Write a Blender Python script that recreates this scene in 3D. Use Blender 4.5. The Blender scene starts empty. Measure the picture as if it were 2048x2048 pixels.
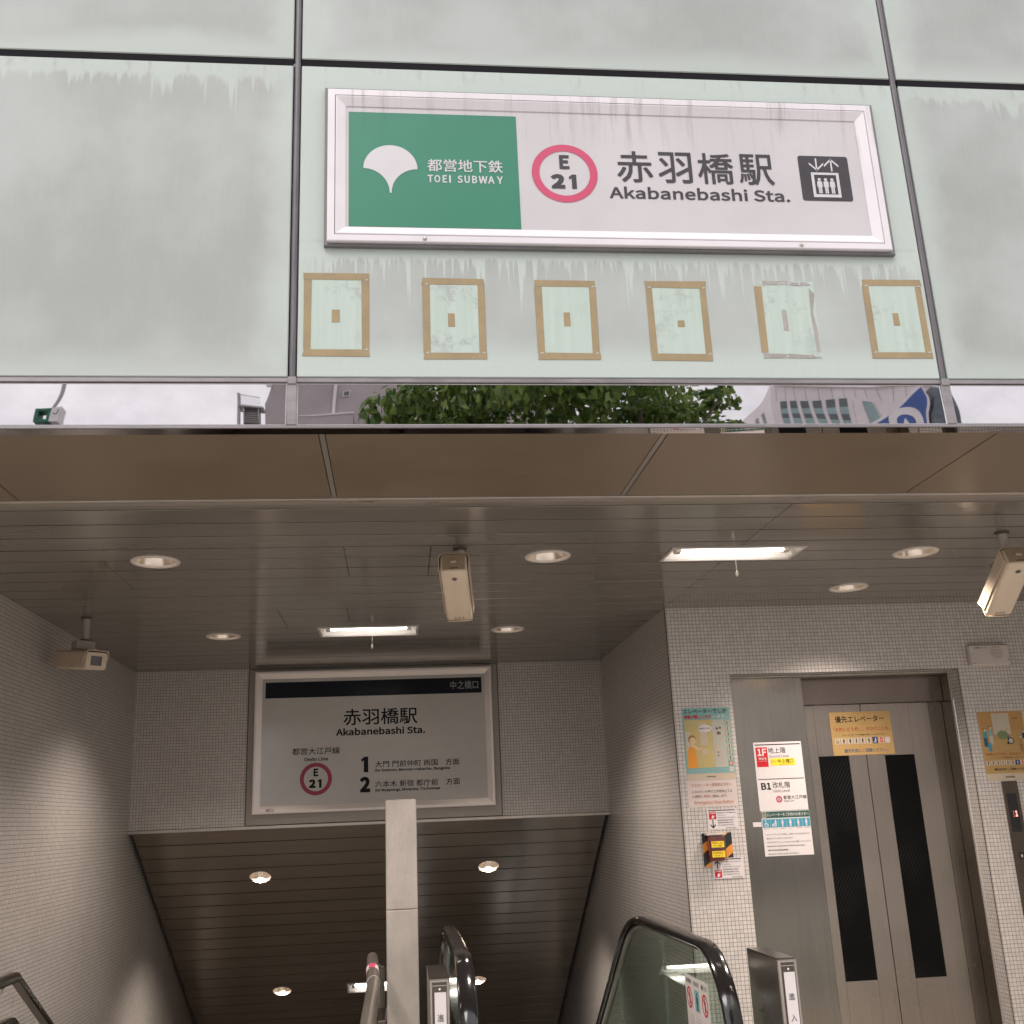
import bpy, bmesh, math, random
from mathutils import Vector, Matrix, Euler
R_ = math.radians
sc = bpy.context.scene
COL = sc.collection
random.seed(7)

# ---------------------------------------------------------------- camera
cam_d = bpy.data.cameras.new('camera')
cam_d.sensor_fit = 'HORIZONTAL'; cam_d.sensor_width = 36.0
cam_d.lens = 2054.77 / 2048 * 36.0
cam_d.shift_x = (1024 - 1005.41) / 2048
cam_d.shift_y = (1047.97 - 1024) / 2048
cam_d.clip_start = 0.05; cam_d.clip_end = 2000
cam = bpy.data.objects.new('camera', cam_d); COL.objects.link(cam)
yaw, pit, rol = 0.107635461, 0.278425954, -0.0414063788
fw = Vector((math.sin(yaw) * math.cos(pit), math.cos(yaw) * math.cos(pit), math.sin(pit)))
rt = Vector((math.cos(yaw), -math.sin(yaw), 0)); up = rt.cross(fw)
rr = rt * math.cos(rol) + up * math.sin(rol); uu = up * math.cos(rol) - rt * math.sin(rol)
m4 = Matrix((rr, uu, -fw)).transposed().to_4x4(); m4.translation = Vector((0, 0, 1.5))
cam.matrix_world = m4
sc.camera = cam

# ---------------------------------------------------------------- world: overcast sky
SUN_EL, SUN_AZ = 52, 205          # degrees; azimuth clockwise from +Y
w = bpy.data.worlds.new('World'); sc.world = w; w.use_nodes = True
nt = w.node_tree; nt.nodes.clear()
def wn(t, **k):
    n = nt.nodes.new(t)
    for a, b in k.items(): setattr(n, a, b)
    return n
sky = wn('ShaderNodeTexSky', sky_type='NISHITA', sun_disc=False)
sky.sun_elevation = R_(SUN_EL); sky.sun_rotation = R_(SUN_AZ)
tc = wn('ShaderNodeTexCoord'); mp = wn('ShaderNodeMapping'); mp.inputs['Scale'].default_value = (2.2, 2.2, 5)
nz = wn('ShaderNodeTexNoise'); nz.inputs['Scale'].default_value = 2.0; nz.inputs['Detail'].default_value = 5
rp = wn('ShaderNodeValToRGB')
rp.color_ramp.elements[0].position = .32; rp.color_ramp.elements[0].color = (.79, .775, .80, 1)
rp.color_ramp.elements[1].position = .62; rp.color_ramp.elements[1].color = (.97, .945, .955, 1)
ml = wn('ShaderNodeVectorMath', operation='SCALE'); ml.inputs['Scale'].default_value = 9.6
mx = wn('ShaderNodeMix', data_type='RGBA'); mx.inputs[0].default_value = .93
bg = wn('ShaderNodeBackground'); bg.inputs['Strength'].default_value = .1
wo = wn('ShaderNodeOutputWorld')
L = nt.links.new
L(tc.outputs['Generated'], mp.inputs['Vector']); L(mp.outputs[0], nz.inputs['Vector'])
L(nz.outputs['Fac'], rp.inputs['Fac']); L(rp.outputs['Color'], ml.inputs[0])
L(sky.outputs[0], mx.inputs[6]); L(ml.outputs[0], mx.inputs[7])
L(mx.outputs[2], bg.inputs['Color']); L(bg.outputs[0], wo.inputs[0])
# ---------------------------------------------------------------- sun behind cloud
sd = bpy.data.lights.new('sun', 'SUN'); sd.energy = 0.7; sd.angle = R_(25); sd.color = (1, .96, .92)
sun = bpy.data.objects.new('sun', sd); COL.objects.link(sun)
az, el = R_(SUN_AZ), R_(SUN_EL)
tosun = Vector((math.sin(az) * math.cos(el), math.cos(az) * math.cos(el), math.sin(el)))
sun.rotation_euler = (-tosun).to_track_quat('-Z', 'Y').to_euler()
sun.location = (0, -10, 30)
# ---------------------------------------------------------------- exposure
vs = sc.view_settings
vs.view_transform = 'Standard'; vs.look = 'None'; vs.gamma = 1; vs.exposure = 1.1
try: vs.use_curve_mapping = False
except Exception: pass
cy = sc.cycles
cy.use_denoising = True; cy.max_bounces = 10; cy.diffuse_bounces = 6; cy.glossy_bounces = 5
cy.transmission_bounces = 6; cy.transparent_max_bounces = 12
cy.caustics_reflective = False; cy.caustics_refractive = False
cy.sample_clamp_indirect = 6

# ================================================================ materials
def s2l(r, g, b):
    f = lambda c: ((c / 255 + .055) / 1.055) ** 2.4 if c > 10 else c / 255 / 12.92
    return (f(r), f(g), f(b))
class NT:
    def __init__(s, name):
        s.m = bpy.data.materials.new(name); s.m.use_nodes = True
        s.t = s.m.node_tree; s.t.nodes.clear()
        s.out = s.n('ShaderNodeOutputMaterial'); s.b = s.n('ShaderNodeBsdfPrincipled')
        s.l(s.b.outputs[0], s.out.inputs[0])
    def n(s, t, **k):
        x = s.t.nodes.new(t)
        for a, b in k.items():
            if a.startswith('i_'): x.inputs[a[2:].replace('_', ' ')].default_value = b
            else: setattr(x, a, b)
        return x
    def l(s, a, b): s.t.links.new(a, b)
    def math(s, op, a, b=None, c=None, clamp=False):
        x = s.n('ShaderNodeMath', operation=op); x.use_clamp = clamp
        for i, v in enumerate((a, b, c)):
            if v is None: continue
            if isinstance(v, (int, float)): x.inputs[i].default_value = v
            else: s.l(v, x.inputs[i])
        return x.outputs[0]
    def mix(s, f, a, b):
        x = s.n('ShaderNodeMix', data_type='RGBA')
        for i, v in ((0, f), (6, a), (7, b)):
            if isinstance(v, (int, float)): x.inputs[i].default_value = v
            elif isinstance(v, tuple): x.inputs[i].default_value = (*v[:3], 1)
            else: s.l(v, x.inputs[i])
        return x.outputs[2]
    def noise(s, vec, scale, detail=4, rough=.55):
        x = s.n('ShaderNodeTexNoise'); x.inputs['Scale'].default_value = scale
        x.inputs['Detail'].default_value = detail; x.inputs['Roughness'].default_value = rough
        if vec is not None: s.l(vec, x.inputs['Vector'])
        return x.outputs['Fac']
    def ramp(s, f, p0, p1, smooth=True):
        x = s.n('ShaderNodeMapRange'); x.interpolation_type = 'SMOOTHSTEP' if smooth else 'LINEAR'
        s.l(f, x.inputs[0]); x.inputs[1].default_value = p0; x.inputs[2].default_value = p1
        return x.outputs[0]
    def coord(s, which='Object', scale=None):
        x = s.n('ShaderNodeTexCoord'); o = x.outputs[which]
        if scale:
            m = s.n('ShaderNodeMapping'); m.inputs['Scale'].default_value = scale; s.l(o, m.inputs[0]); o = m.outputs[0]
        return o
    def set(s, **k):
        for a, b in k.items():
            i = s.b.inputs[a.replace('_', ' ')]
            if isinstance(b, (int, float)): i.default_value = b
            elif isinstance(b, tuple): i.default_value = (*b[:3], 1)
            else: s.l(b, i)
    def bump(s, h, strength=.2, dist=.002):
        x = s.n('ShaderNodeBump'); x.inputs['Strength'].default_value = strength; x.inputs['Distance'].default_value = dist
        s.l(h, x.inputs['Height']); s.l(x.outputs[0], s.b.inputs['Normal'])

def pm(name, col, rough=.5, metal=0, var=.12, scale=6, stretch=None, spec=.5, bump=0, rvar=.12, tint=None):
    """a general surface: base colour with blotchy grime, uneven gloss, optional bump"""
    t = NT(name); v = t.coord('Object', stretch)
    n1 = t.noise(v, scale, 5); n2 = t.noise(v, scale * 7.3, 3)
    f = t.math('ADD', t.math('MULTIPLY', n1, .7), t.math('MULTIPLY', n2, .3))
    f = t.ramp(f, .3, .7)
    lo = tuple(c * (1 - var) for c in col); hi = tuple(min(1, c * (1 + var)) for c in col)
    if tint: lo = tuple(c * (1 - var) * k for c, k in zip(col, tint))
    t.set(Base_Color=t.mix(f, lo, hi), Metallic=metal, Specular_IOR_Level=spec)
    t.set(Roughness=t.math('ADD', t.math('MULTIPLY', f, rvar), rough - rvar / 2, clamp=True))
    if bump: t.bump(n2, bump, .002)
    return t.m
def em(name, col, strength):
    t = NT(name); t.set(Base_Color=(.8, .8, .8), Emission_Color=col, Emission_Strength=strength); return t.m

def facade_mat(name, sign_panel):
    """weathered frosted panel: grey film, mint glass showing at the edges and in run-off streaks"""
    t = NT(name); W, H = 2.136, 1.172
    sep = t.n('ShaderNodeSeparateXYZ'); uv = t.coord('UV'); t.l(uv, sep.inputs[0])
    u, v = sep.outputs[0], sep.outputs[1]
    oi = t.n('ShaderNodeObjectInfo')
    off = t.n('ShaderNodeCombineXYZ'); t.l(t.math('MULTIPLY', oi.outputs['Random'], 37.), off.inputs[0]); t.l(t.math('MULTIPLY', oi.outputs['Random'], 11.), off.inputs[1])
    vv = t.n('ShaderNodeVectorMath', operation='ADD'); t.l(uv, vv.inputs[0]); t.l(off.outputs[0], vv.inputs[1]); V = vv.outputs[0]
    def sc_(sx, sy):
        m = t.n('ShaderNodeMapping'); m.inputs['Scale'].default_value = (sx, sy, 1); t.l(V, m.inputs[0]); return m.outputs[0]
    cloud = t.noise(sc_(1, .8), 2.2, 4)
    weave = t.noise(sc_(30, 1.6), 3, 5, .7)
    weave2 = t.noise(sc_(1.5, 30), 4, 4, .7)
    fine = t.noise(sc_(1, 1), 60, 3)
    # distance to the side and lower edges
    e = t.math('MINIMUM', u, t.math('SUBTRACT', W, u))
    e = t.math('ADD', e, t.math('MULTIPLY', t.math('SUBTRACT', t.noise(sc_(3, 2), 3, 4), .5), .16))
    side = t.math('MULTIPLY', t.math('SUBTRACT', 1, t.ramp(e, .01, .13)), .85)
    lowd = t.math('ADD', v, t.math('MULTIPLY', t.math('SUBTRACT', cloud, .5), .3))
    low = t.math('MULTIPLY', t.math('SUBTRACT', 1, t.ramp(lowd, .0, .11)), .85)
    # drips from the top edge
    def drip(topdist, base, amp, scale, pw=2.5):
        n = t.noise(sc_(scale, .001), 1, 3, .6)
        ln = t.math('ADD', base, t.math('MULTIPLY', t.math('POWER', t.ramp(n, .38, .72, False), pw), amp))
        d = t.math('DIVIDE', topdist, ln)
        return t.math('SUBTRACT', 1, t.ramp(d, .6, 1.05))
    top = t.math('SUBTRACT', H, v)
    dr = t.math('MAXIMUM', drip(top, .06, .22, 14), t.math('MULTIPLY', drip(top, .03, .5, 22, 4), .75))
    mint = t.math('MAXIMUM', t.math('MAXIMUM', side, low), dr)
    mint = t.math('MULTIPLY', mint, .72)
    mint = t.math('ADD', mint, t.math('MULTIPLY', t.ramp(cloud, .45, .8), .3), clamp=True)
    if sign_panel:
        # zone above and around the sign stays mint; streaks run from the sign's lower edge (v about .44)
        hi_ = t.ramp(v, .47, .50)
        below = t.math('MAXIMUM', t.math('SUBTRACT', .46, v), .0)
        s1 = t.math('MULTIPLY', drip(below, .035, .75, 19, 4.5), t.math('SUBTRACT', 1, hi_))
        s2 = t.math('MULTIPLY', drip(below, .03, .62, 52, 3.6), t.math('SUBTRACT', 1, hi_))
        mint = t.math('MAXIMUM', mint, t.math('MAXIMUM', t.math('MULTIPLY', hi_, .88), t.math('MAXIMUM', s1, s2)))
        mint = t.math('MAXIMUM', mint, t.math('MULTIPLY', t.math('SUBTRACT', 1, t.ramp(v, .03, .16)), .9))
        mint = t.math('ADD', mint, .16, clamp=True)
    grey_a = (.290, .306, .293); grey_b = (.375, .388, .381)
    grey = t.mix(t.ramp(t.math('ADD', t.math('MULTIPLY', cloud, .82), t.math('ADD', t.math('MULTIPLY', weave, .10), t.math('MULTIPLY', t.noise(sc_(1.6, 1.1), 6, 5, .65), .08))), .33, .67), grey_a, grey_b)
    col = t.mix(mint, grey, (.435, .492, .457))
    # dark soot marks right under the top edge
    sn = t.noise(sc_(26, 5), 1, 4, .7)
    soot = t.math('MULTIPLY', t.ramp(sn, .52, .72), t.math('SUBTRACT', 1, t.ramp(top, .01, .10)))
    col = t.mix(t.math('MULTIPLY', soot, .38), col, (.22, .21, .20))
    wv = t.math('ADD', t.math('MULTIPLY', weave, .34), t.math('ADD', t.math('MULTIPLY', weave2, .24), t.math('MULTIPLY', fine, .42)))
    col = t.mix(t.math('MULTIPLY', t.ramp(wv, .38, .62), .14), col, (.36, .36, .35))
    # a few scratches
    scr = t.noise(sc_(70, 3), 1, 2); scr = t.math('MULTIPLY', t.ramp(scr, .78, .82), .35)
    col = t.mix(scr, col, (.8, .82, .8))
    t.set(Base_Color=col, Roughness=t.math('ADD', .42, t.math('MULTIPLY', cloud, .25)), Specular_IOR_Level=.35)
    return t.m

def tile_mat(name, col, grout=(.17, .145, .125)):
    t = NT(name); p = .0226; uv = t.coord('UV')
    br = t.n('ShaderNodeTexBrick'); br.offset = 0; br.squash = 1
    t.l(uv, br.inputs['Vector'])
    for k, v in (('Scale', 1), ('Mortar Size', .0013), ('Mortar Smooth', .15), ('Bias', 0), ('Brick Width', p), ('Row Height', p)): br.inputs[k].default_value = v
    br.inputs['Color1'].default_value = (*[c * .92 for c in col], 1); br.inputs['Color2'].default_value = (*[c * 1.06 for c in col], 1)
    br.inputs['Mortar'].default_value = (*grout, 1)
    big = t.noise(t.coord('Object'), 1.3, 4)
    c = t.mix(t.math('MULTIPLY', t.ramp(big, .35, .7), .14), br.outputs['Color'], (.22, .19, .165))
    t.set(Base_Color=c, Roughness=t.math('ADD', .28, t.math('MULTIPLY', br.outputs['Fac'], .5)), Specular_IOR_Level=.5)
    # every tile sits at its own slight tilt
    sn = t.n('ShaderNodeVectorMath', operation='SNAP'); t.l(uv, sn.inputs[0]); sn.inputs[1].default_value = (p, p, 1)
    ad = t.n('ShaderNodeVectorMath', operation='ADD'); t.l(sn.outputs[0], ad.inputs[0]); ad.inputs[1].default_value = (.003, .003, 0)
    wnz = t.n('ShaderNodeTexWhiteNoise', noise_dimensions='3D'); t.l(ad.outputs[0], wnz.inputs['Vector'])
    sb = t.n('ShaderNodeVectorMath', operation='SUBTRACT'); t.l(wnz.outputs['Color'], sb.inputs[0]); sb.inputs[1].default_value = (.5, .5, .5)
    ss = t.n('ShaderNodeVectorMath', operation='SCALE'); t.l(sb.outputs[0], ss.inputs[0]); ss.inputs['Scale'].default_value = .09
    ge = t.n('ShaderNodeNewGeometry'); an = t.n('ShaderNodeVectorMath', operation='ADD'); t.l(ge.outputs['Normal'], an.inputs[0]); t.l(ss.outputs[0], an.inputs[1])
    nn = t.n('ShaderNodeVectorMath', operation='NORMALIZE'); t.l(an.outputs[0], nn.inputs[0])
    bp = t.n('ShaderNodeBump'); bp.inputs['Strength'].default_value = .35; bp.inputs['Distance'].default_value = .0012; bp.invert = True
    t.l(br.outputs['Fac'], bp.inputs['Height']); t.l(nn.outputs[0], bp.inputs['Normal']); t.l(bp.outputs[0], t.b.inputs['Normal'])
    return t.m

def glass_mat():
    t = NT('balustrade glass'); t.t.nodes.remove(t.b)
    tr = t.n('ShaderNodeBsdfTransparent'); tr.inputs[0].default_value = (.80, .87, .82, 1)
    gl = t.n('ShaderNodeBsdfGlossy'); gl.inputs['Roughness'].default_value = .01; gl.inputs['Color'].default_value = (.9, .95, .92, 1)
    fr = t.n('ShaderNodeFresnel'); ge = t.n('ShaderNodeNewGeometry'); t.l(t.math('ADD', 1.5, t.math('MULTIPLY', ge.outputs['Backfacing'], 1 / 1.5 - 1.5)), fr.inputs[0])
    mxs = t.n('ShaderNodeMixShader'); t.l(t.math('ADD', fr.outputs[0], .03), mxs.inputs[0]); t.l(tr.outputs[0], mxs.inputs[1]); t.l(gl.outputs[0], mxs.inputs[2])
    t.l(mxs.outputs[0], t.out.inputs[0]); return t.m
def mirror_mat():
    t = NT('polished mirror steel'); v = t.coord('Object', (1.2, 1, 1.6))
    n = t.noise(v, 1.1, 2)
    t.set(Base_Color=t.mix(t.ramp(t.noise(v, 9, 4), .3, .7), (.40, .388, .396), (.44, .427, .436)), Metallic=1, Roughness=.012)
    t.bump(n, .05, .06); return t.m
def wired_glass():
    t = NT('black wired glass'); v = t.coord('Object')
    sp = t.n('ShaderNodeSeparateXYZ'); t.l(v, sp.inputs[0])
    d1 = t.math('ADD', t.math('MULTIPLY', sp.outputs[0], 1.0), t.math('MULTIPLY', sp.outputs[2], -.62))
    ph = t.math('FRACT', t.math('MULTIPLY', d1, 46))
    ln = t.math('SUBTRACT', 1, t.ramp(t.math('ABSOLUTE', t.math('SUBTRACT', ph, .5)), .03, .09))
    fade = t.ramp(t.noise(v, 2.2, 3), .42, .68)
    f = t.math('MULTIPLY', ln, t.math('ADD', .03, t.math('MULTIPLY', fade, .8)))
    t.set(Base_Color=t.mix(f, (.004, .004, .004), (.05, .044, .036)), Roughness=.4, Specular_IOR_Level=.06); return t.m
def brushed(name, col, rough=.32, vert=True, ribs=0, aniso=0):
    t = NT(name); v = t.coord('Object', (60, 60, .8) if vert else (.8, 60, 60))
    n = t.noise(v, 3, 4, .7); blotch = t.noise(t.coord('Object'), 2.0, 4)
    f = t.math('ADD', t.math('MULTIPLY', n, .5), t.math('MULTIPLY', blotch, .5))
    c = t.mix(t.ramp(f, .35, .65), tuple(x * .86 for x in col), tuple(x * 1.1 for x in col))
    if ribs:
        sp = t.n('ShaderNodeSeparateXYZ'); t.l(t.coord('Object'), sp.inputs[0])
        ph = t.math('FRACT', t.math('MULTIPLY', sp.outputs[0], ribs))
        ln = t.math('SUBTRACT', 1, t.ramp(ph, .0, .35)); c = t.mix(t.math('MULTIPLY', ln, .35), c, tuple(x * .45 for x in col))
    t.set(Base_Color=c, Metallic=1, Roughness=t.math('ADD', rough - .08, t.math('MULTIPLY', blotch, .16)))
    if aniso:
        tg = t.n('ShaderNodeTangent', direction_type='UV_MAP'); tg.uv_map = 'UVMap'
        t.l(tg.outputs[0], t.b.inputs['Tangent']); t.b.inputs['Anisotropic'].default_value = aniso
    t.bump(n, .05, .001); return t.m
def leaf_mat():
    t = NT('leaf green'); oi = t.n('ShaderNodeNewGeometry')
    r = oi.outputs['Random Per Island']
    c = t.mix(r, (.045, .11, .024), (.25, .34, .075))
    t.set(Base_Color=c, Roughness=.45, Specular_IOR_Level=.4)
    tl = t.n('ShaderNodeBsdfTranslucent'); t.l(c, tl.inputs[0]); ms = t.n('ShaderNodeMixShader'); ms.inputs[0].default_value = .3
    t.l(t.b.outputs[0], ms.inputs[1]); t.l(tl.outputs[0], ms.inputs[2]); t.l(ms.outputs[0], t.out.inputs[0]); return t.m
def streaky(name, col, dark=(.30, .26, .27)):
    """aluminium / sign face with rain streaks hanging from its top"""
    t = NT(name); v = t.coord('Object')
    m = t.n('ShaderNodeMapping'); m.inputs['Scale'].default_value = (34, 1, 2.2); t.l(v, m.inputs[0])
    n = t.noise(m.outputs[0], 1, 5, .65); big = t.noise(v, 3, 3)
    sp = t.n('ShaderNodeSeparateXYZ'); t.l(v, sp.inputs[0])
    topf = t.ramp(t.math('ADD', sp.outputs[2], t.math('MULTIPLY', big, .22)), 3.70, 3.92)
    f = t.math('MULTIPLY', t.ramp(n, .5, .74), topf)
    base = t.mix(t.ramp(big, .3, .7), tuple(c * .95 for c in col), tuple(min(1, c * 1.03) for c in col))
    t.set(Base_Color=t.mix(t.math('MULTIPLY', f, .5), base, dark), Roughness=.38, Specular_IOR_Level=.4); return t.m
def grimy_ledge():
    t = NT('grimy aluminium ledge'); v = t.coord('Object', (1, 3, 3))
    n = t.noise(v, 9, 6, .7); n2 = t.noise(v, 2, 3)
    f = t.math('MULTIPLY', t.ramp(n, .56, .66), t.ramp(n2, .45, .6))
    base = t.mix(n2, (.20, .165, .13), (.30, .26, .22))
    t.set(Base_Color=t.mix(t.math('MULTIPLY', f, .85), base, (.035, .026, .022)), Roughness=.5); return t.m

M = {}
M['panel'] = facade_mat('weathered frosted panel', False)
M['panel_sign'] = facade_mat('weathered frosted panel with run-off', True)
M['mullion'] = pm('dark grey mullion', (.115, .105, .115), .45, .3, .2, 9, (8, 8, 1))
M['joint'] = pm('black joint gasket', (.013, .012, .014), .8, 0, .2, 10, None, .08)
M['alu_dull'] = pm('dull aluminium', (.24, .22, .225), .38, .5, .12, 8, (1, 6, 6))
M['mirror'] = mirror_mat()
M['edge_glint'] = pm('painted edge glint', (.62, .59, .60), .3, .2, .06, 9)  # pale colour stands in for sky glint on the mirror bevels
M['gasket'] = pm('sign gasket grey', (.155, .15, .155), .5, 0, .12, 8)
M['sign_frame'] = streaky('pinkish anodised sign frame', (.655, .615, .64), (.24, .21, .22))
M['sign_face'] = streaky('white sign face', (.50, .47, .485), (.25, .21, .21))
M['sign_green'] = streaky('green sign film', (.032, .187, .115), (.02, .13, .08))
M['sign_white'] = pm('white sign film', (.52, .50, .515), .45, 0, .03, 5)
M['sign_ink'] = pm('charcoal sign lettering', (.062, .058, .064), .5, 0, .1, 9, None, .12)
M['magenta'] = pm('magenta line ring', (.48, .05, .12), .45, 0, .05, 6)
M['magenta_dark'] = pm('crimson line ring', (.32, .012, .055), .4, 0, .05, 6)
M['black_ink'] = pm('black print', (.012, .012, .014), .5, 0, .1, 9, None, .12)
M['tape'] = pm('tan masking tape', (.285, .215, .12), .7, 0, .12, 12)
M['tape_pale'] = pm('grey tape residue', (.31, .285, .265), .7, 0, .14, 14)
M['tape_torn'] = pm('lifted tape edge', (.42, .44, .42), .6, 0, .15, 30)
def patch_mat():
    t = NT('pale cleaned patch'); v = t.coord('Object', (1, 1, 1))
    n = t.noise(v, 9, 6, .75); n2 = t.noise(v, 2.3, 3); st = t.noise(t.coord('Object', (40, 1, 2)), 1, 4)
    c = t.mix(t.ramp(st, .3, .7), (.385, .46, .41), (.43, .50, .455))
    f = t.math('MULTIPLY', t.ramp(n, .52, .63), t.ramp(n2, .40, .56))
    t.set(Base_Color=t.mix(t.math('MULTIPLY', f, .7), c, (.30, .31, .30)), Roughness=.6); return t.m
M['patch'] = patch_mat()
M['soffit'] = pm('bronze soffit panel', (.20, .150, .104), .36, .25, .10, 1.1, None, .4)
M['soffit_joint'] = pm('grey soffit joint', (.235, .205, .175), .45, .3, .1, 6)
M['ledge'] = grimy_ledge()
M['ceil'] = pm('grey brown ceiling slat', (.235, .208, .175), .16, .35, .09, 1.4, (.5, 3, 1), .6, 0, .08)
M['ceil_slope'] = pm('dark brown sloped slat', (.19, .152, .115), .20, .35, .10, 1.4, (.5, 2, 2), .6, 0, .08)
M['void'] = pm('dark ceiling void', (.012, .010, .009), .9, 0, .1, 3)
M['groove_shade'] = pm('painted groove shade', (.010, .008, .007), .9, 0, .1, 3, None, 0)  # black colour stands in for the shade inside the slat grooves
M['tile'] = tile_mat('pale grey mosaic tile', (.60, .55, .508))
M['trim_dark'] = pm('dark bronze edge trim', (.10, .083, .07), .45, .4, .1, 8)
M['trim_lite'] = pm('satin aluminium trim', (.47, .42, .37), .35, .6, .1, 8)
M['steel'] = brushed('brushed stainless steel', (.50, .455, .41), .30)
M['steel_panel'] = brushed('satin stainless panel', (.205, .187, .158), .18, True, 0, .85)
M['steel_door'] = brushed('ribbed stainless door', (.29, .25, .208), .30, True, 110)
M['steel_dark'] = brushed('dark reflective steel header', (.15, .122, .10), .20, True, 0, .7)
M['steel_jamb'] = brushed('brown grey steel jamb', (.20, .172, .142), .28)
M['steel_col'] = pm('satin steel column', (.47, .42, .38), .5, .35, .11, 5, (2, 2, 1), .4)
M['wired'] = wired_glass()
M['glass'] = glass_mat()
M['rubber'] = pm('glossy black handrail rubber', (.014, .013, .013), .13, 0, .15, 5, None, .6, 0, .06)
M['black'] = pm('black plastic', (.012, .012, .012), .35, 0, .15, 8)
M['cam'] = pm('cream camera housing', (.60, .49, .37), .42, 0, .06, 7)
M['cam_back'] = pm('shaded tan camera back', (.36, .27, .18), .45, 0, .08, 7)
M['cam_grey'] = pm('grey camera bracket', (.42, .37, .32), .45, .1, .08, 7)
M['lens'] = pm('dark camera window', (.012, .012, .014), .08, 0, .1, 5, None, .6)
M['lamp_ring'] = pm('off white lamp ring', (.62, .56, .51), .4, 0, .05, 6)
M['lamp_refl'] = brushed('lamp reflector', (.86, .76, .66), .26, False)
M['bulb_dim'] = em('dim warm bulb', (1, .80, .62), 3.0)
M['bulb_lit'] = em('lit bulb', (1, .93, .86), 9)
M['tube'] = em('fluorescent tube', (1, .97, .93), 4)
M['tray'] = pm('white lamp tray', (.80, .76, .72), .35, 0, .04, 6)
M['tray_grey'] = pm('grey lamp edge', (.52, .47, .43), .4, .2, .05, 6)
M['hall_face'] = pm('unlit backlight sign face', (.52, .49, .45), .14, 0, .05, 1.6, None, .55)
M['hall_frame'] = pm('satin sign frame', (.74, .665, .61), .36, .3, .05, 5)
M['hall_bar'] = pm('dark navy sign bar', (.012, .015, .021), .14, 0, .1, 5, None, .12)
M['recess'] = pm('grey metal sign surround', (.30, .262, .225), .4, .3, .07, 4)
M['hall_white'] = pm('grey white lettering', (.36, .34, .32), .4, 0, .03, 6)
M['paper'] = pm('white paper notice', (.62, .515, .475), .6, 0, .04, 5)
M['paper_white'] = pm('white card', (.66, .60, .585), .5, 0, .03, 5)
M['cream'] = pm('cream poster paper', (.53, .435, .32), .5, 0, .04, 5)
M['teal'] = pm('teal poster print', (.21, .40, .385), .5, 0, .05, 5)
M['teal2'] = pm('blue icon print', (.055, .27, .36), .5, 0, .05, 5)
M['yellow'] = pm('soft yellow print', (.50, .40, .165), .5, 0, .05, 5)
M['yellow2'] = pm('bright yellow print', (.84, .64, .02), .5, 0, .05, 5)
M['orange'] = pm('orange poster print', (.43, .235, .075), .5, 0, .06, 4)
M['orange_lite'] = pm('light orange print', (.44, .275, .10), .5, 0, .06, 4)
M['orange2'] = pm('strong orange print', (.72, .28, .03), .5, 0, .06, 4)
M['red'] = pm('red print', (.55, .025, .035), .5, 0, .05, 6, None, .12)
M['red_text'] = pm('brick red lettering', (.40, .05, .03), .5, 0, .05, 6, None, .12)
M['skin'] = pm('print skin tone', (.68, .47, .27), .5, 0, .03, 6)
M['brown_print'] = pm('brown print', (.32, .17, .06), .5, 0, .05, 6)
M['grey_print'] = pm('pale grey print', (.45, .43, .36), .5, 0, .05, 6)
M['green_dark'] = pm('dark green print', (.022, .085, .062), .5, 0, .05, 6)
M['green_print'] = pm('muted green print', (.16, .22, .10), .5, 0, .05, 6)
M['blue_print'] = pm('muted blue print', (.05, .10, .17), .5, 0, .05, 6, None, .12)
M['blue_icon'] = pm('navy icon print', (.025, .06, .16), .5, 0, .05, 6, None, .12)
M['ink'] = pm('dark grey print', (.05, .045, .045), .5, 0, .1, 9, None, .12)
M['ink_pale'] = pm('faded grey print', (.22, .18, .17), .5, 0, .1, 9, None, .12)
M['red_pale'] = pm('faded red print', (.52, .20, .13), .5, 0, .08, 9, None, .12)
M['alarm_red'] = pm('red alarm housing', (.46, .016, .02), .25, 0, .06, 6)
M['clear'] = glass_mat(); M['clear'].name = 'thin clear cover'; M['clear'].node_tree.links.remove(M['clear'].node_tree.nodes['Fresnel'].inputs[0].links[0]); M['clear'].node_tree.nodes['Fresnel'].inputs[0].default_value = 1.12
M['beige_box'] = pm('beige plastic box', (.56, .49, .44), .45, 0, .05, 6)
M['led'] = em('red led digit', (1, .10, .04), 1.0)
M['floor'] = pm('granite paving', (.46, .43, .395), .55, 0, .14, 7)
M['road'] = pm('asphalt', (.055, .055, .056), .8, 0, .2, 3)
M['step'] = pm('stone stair tread', (.30, .275, .25), .5, 0, .12, 6)
M['esc_step'] = pm('grooved escalator step', (.16, .155, .15), .4, .6, .1, 9)
M['bldg'] = pm('mauve grey rendered wall', (.37, .325, .33), .7, 0, .06, .4)
M['bldg_white'] = pm('white wall trim', (.72, .68, .69), .6, 0, .05, 1)
M['tower'] = pm('pinkish white cladding', (.60, .55, .56), .5, 0, .04, .2)
M['tower_line'] = pm('cladding joint', (.36, .33, .34), .6, 0, .05, 1)
M['win_dark'] = pm('dark window glass', (.085, .095, .105), .15, 0, .15, .5)
M['win_teal'] = pm('teal window glass', (.22, .31, .31), .15, 0, .15, .5)
M['bark'] = pm('grey brown bark', (.10, .08, .06), .85, 0, .25, 6, (4, 4, 1), .3, .5)
M['leaf'] = leaf_mat()
M['post_green'] = pm('green painted metal', (.02, .15, .09), .4, .1, .1, 6)
M['post_grey'] = pm('grey painted steel', (.33, .31, .31), .4, .4, .1, 6)
M['sign_blue'] = pm('blue lightbox face', (.035, .085, .30), .35, 0, .08, 2)
M['cabinet'] = pm('dark glossy cabinet', (.11, .125, .15), .12, .3, .35, 2.2, (1, 1, 3))

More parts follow.
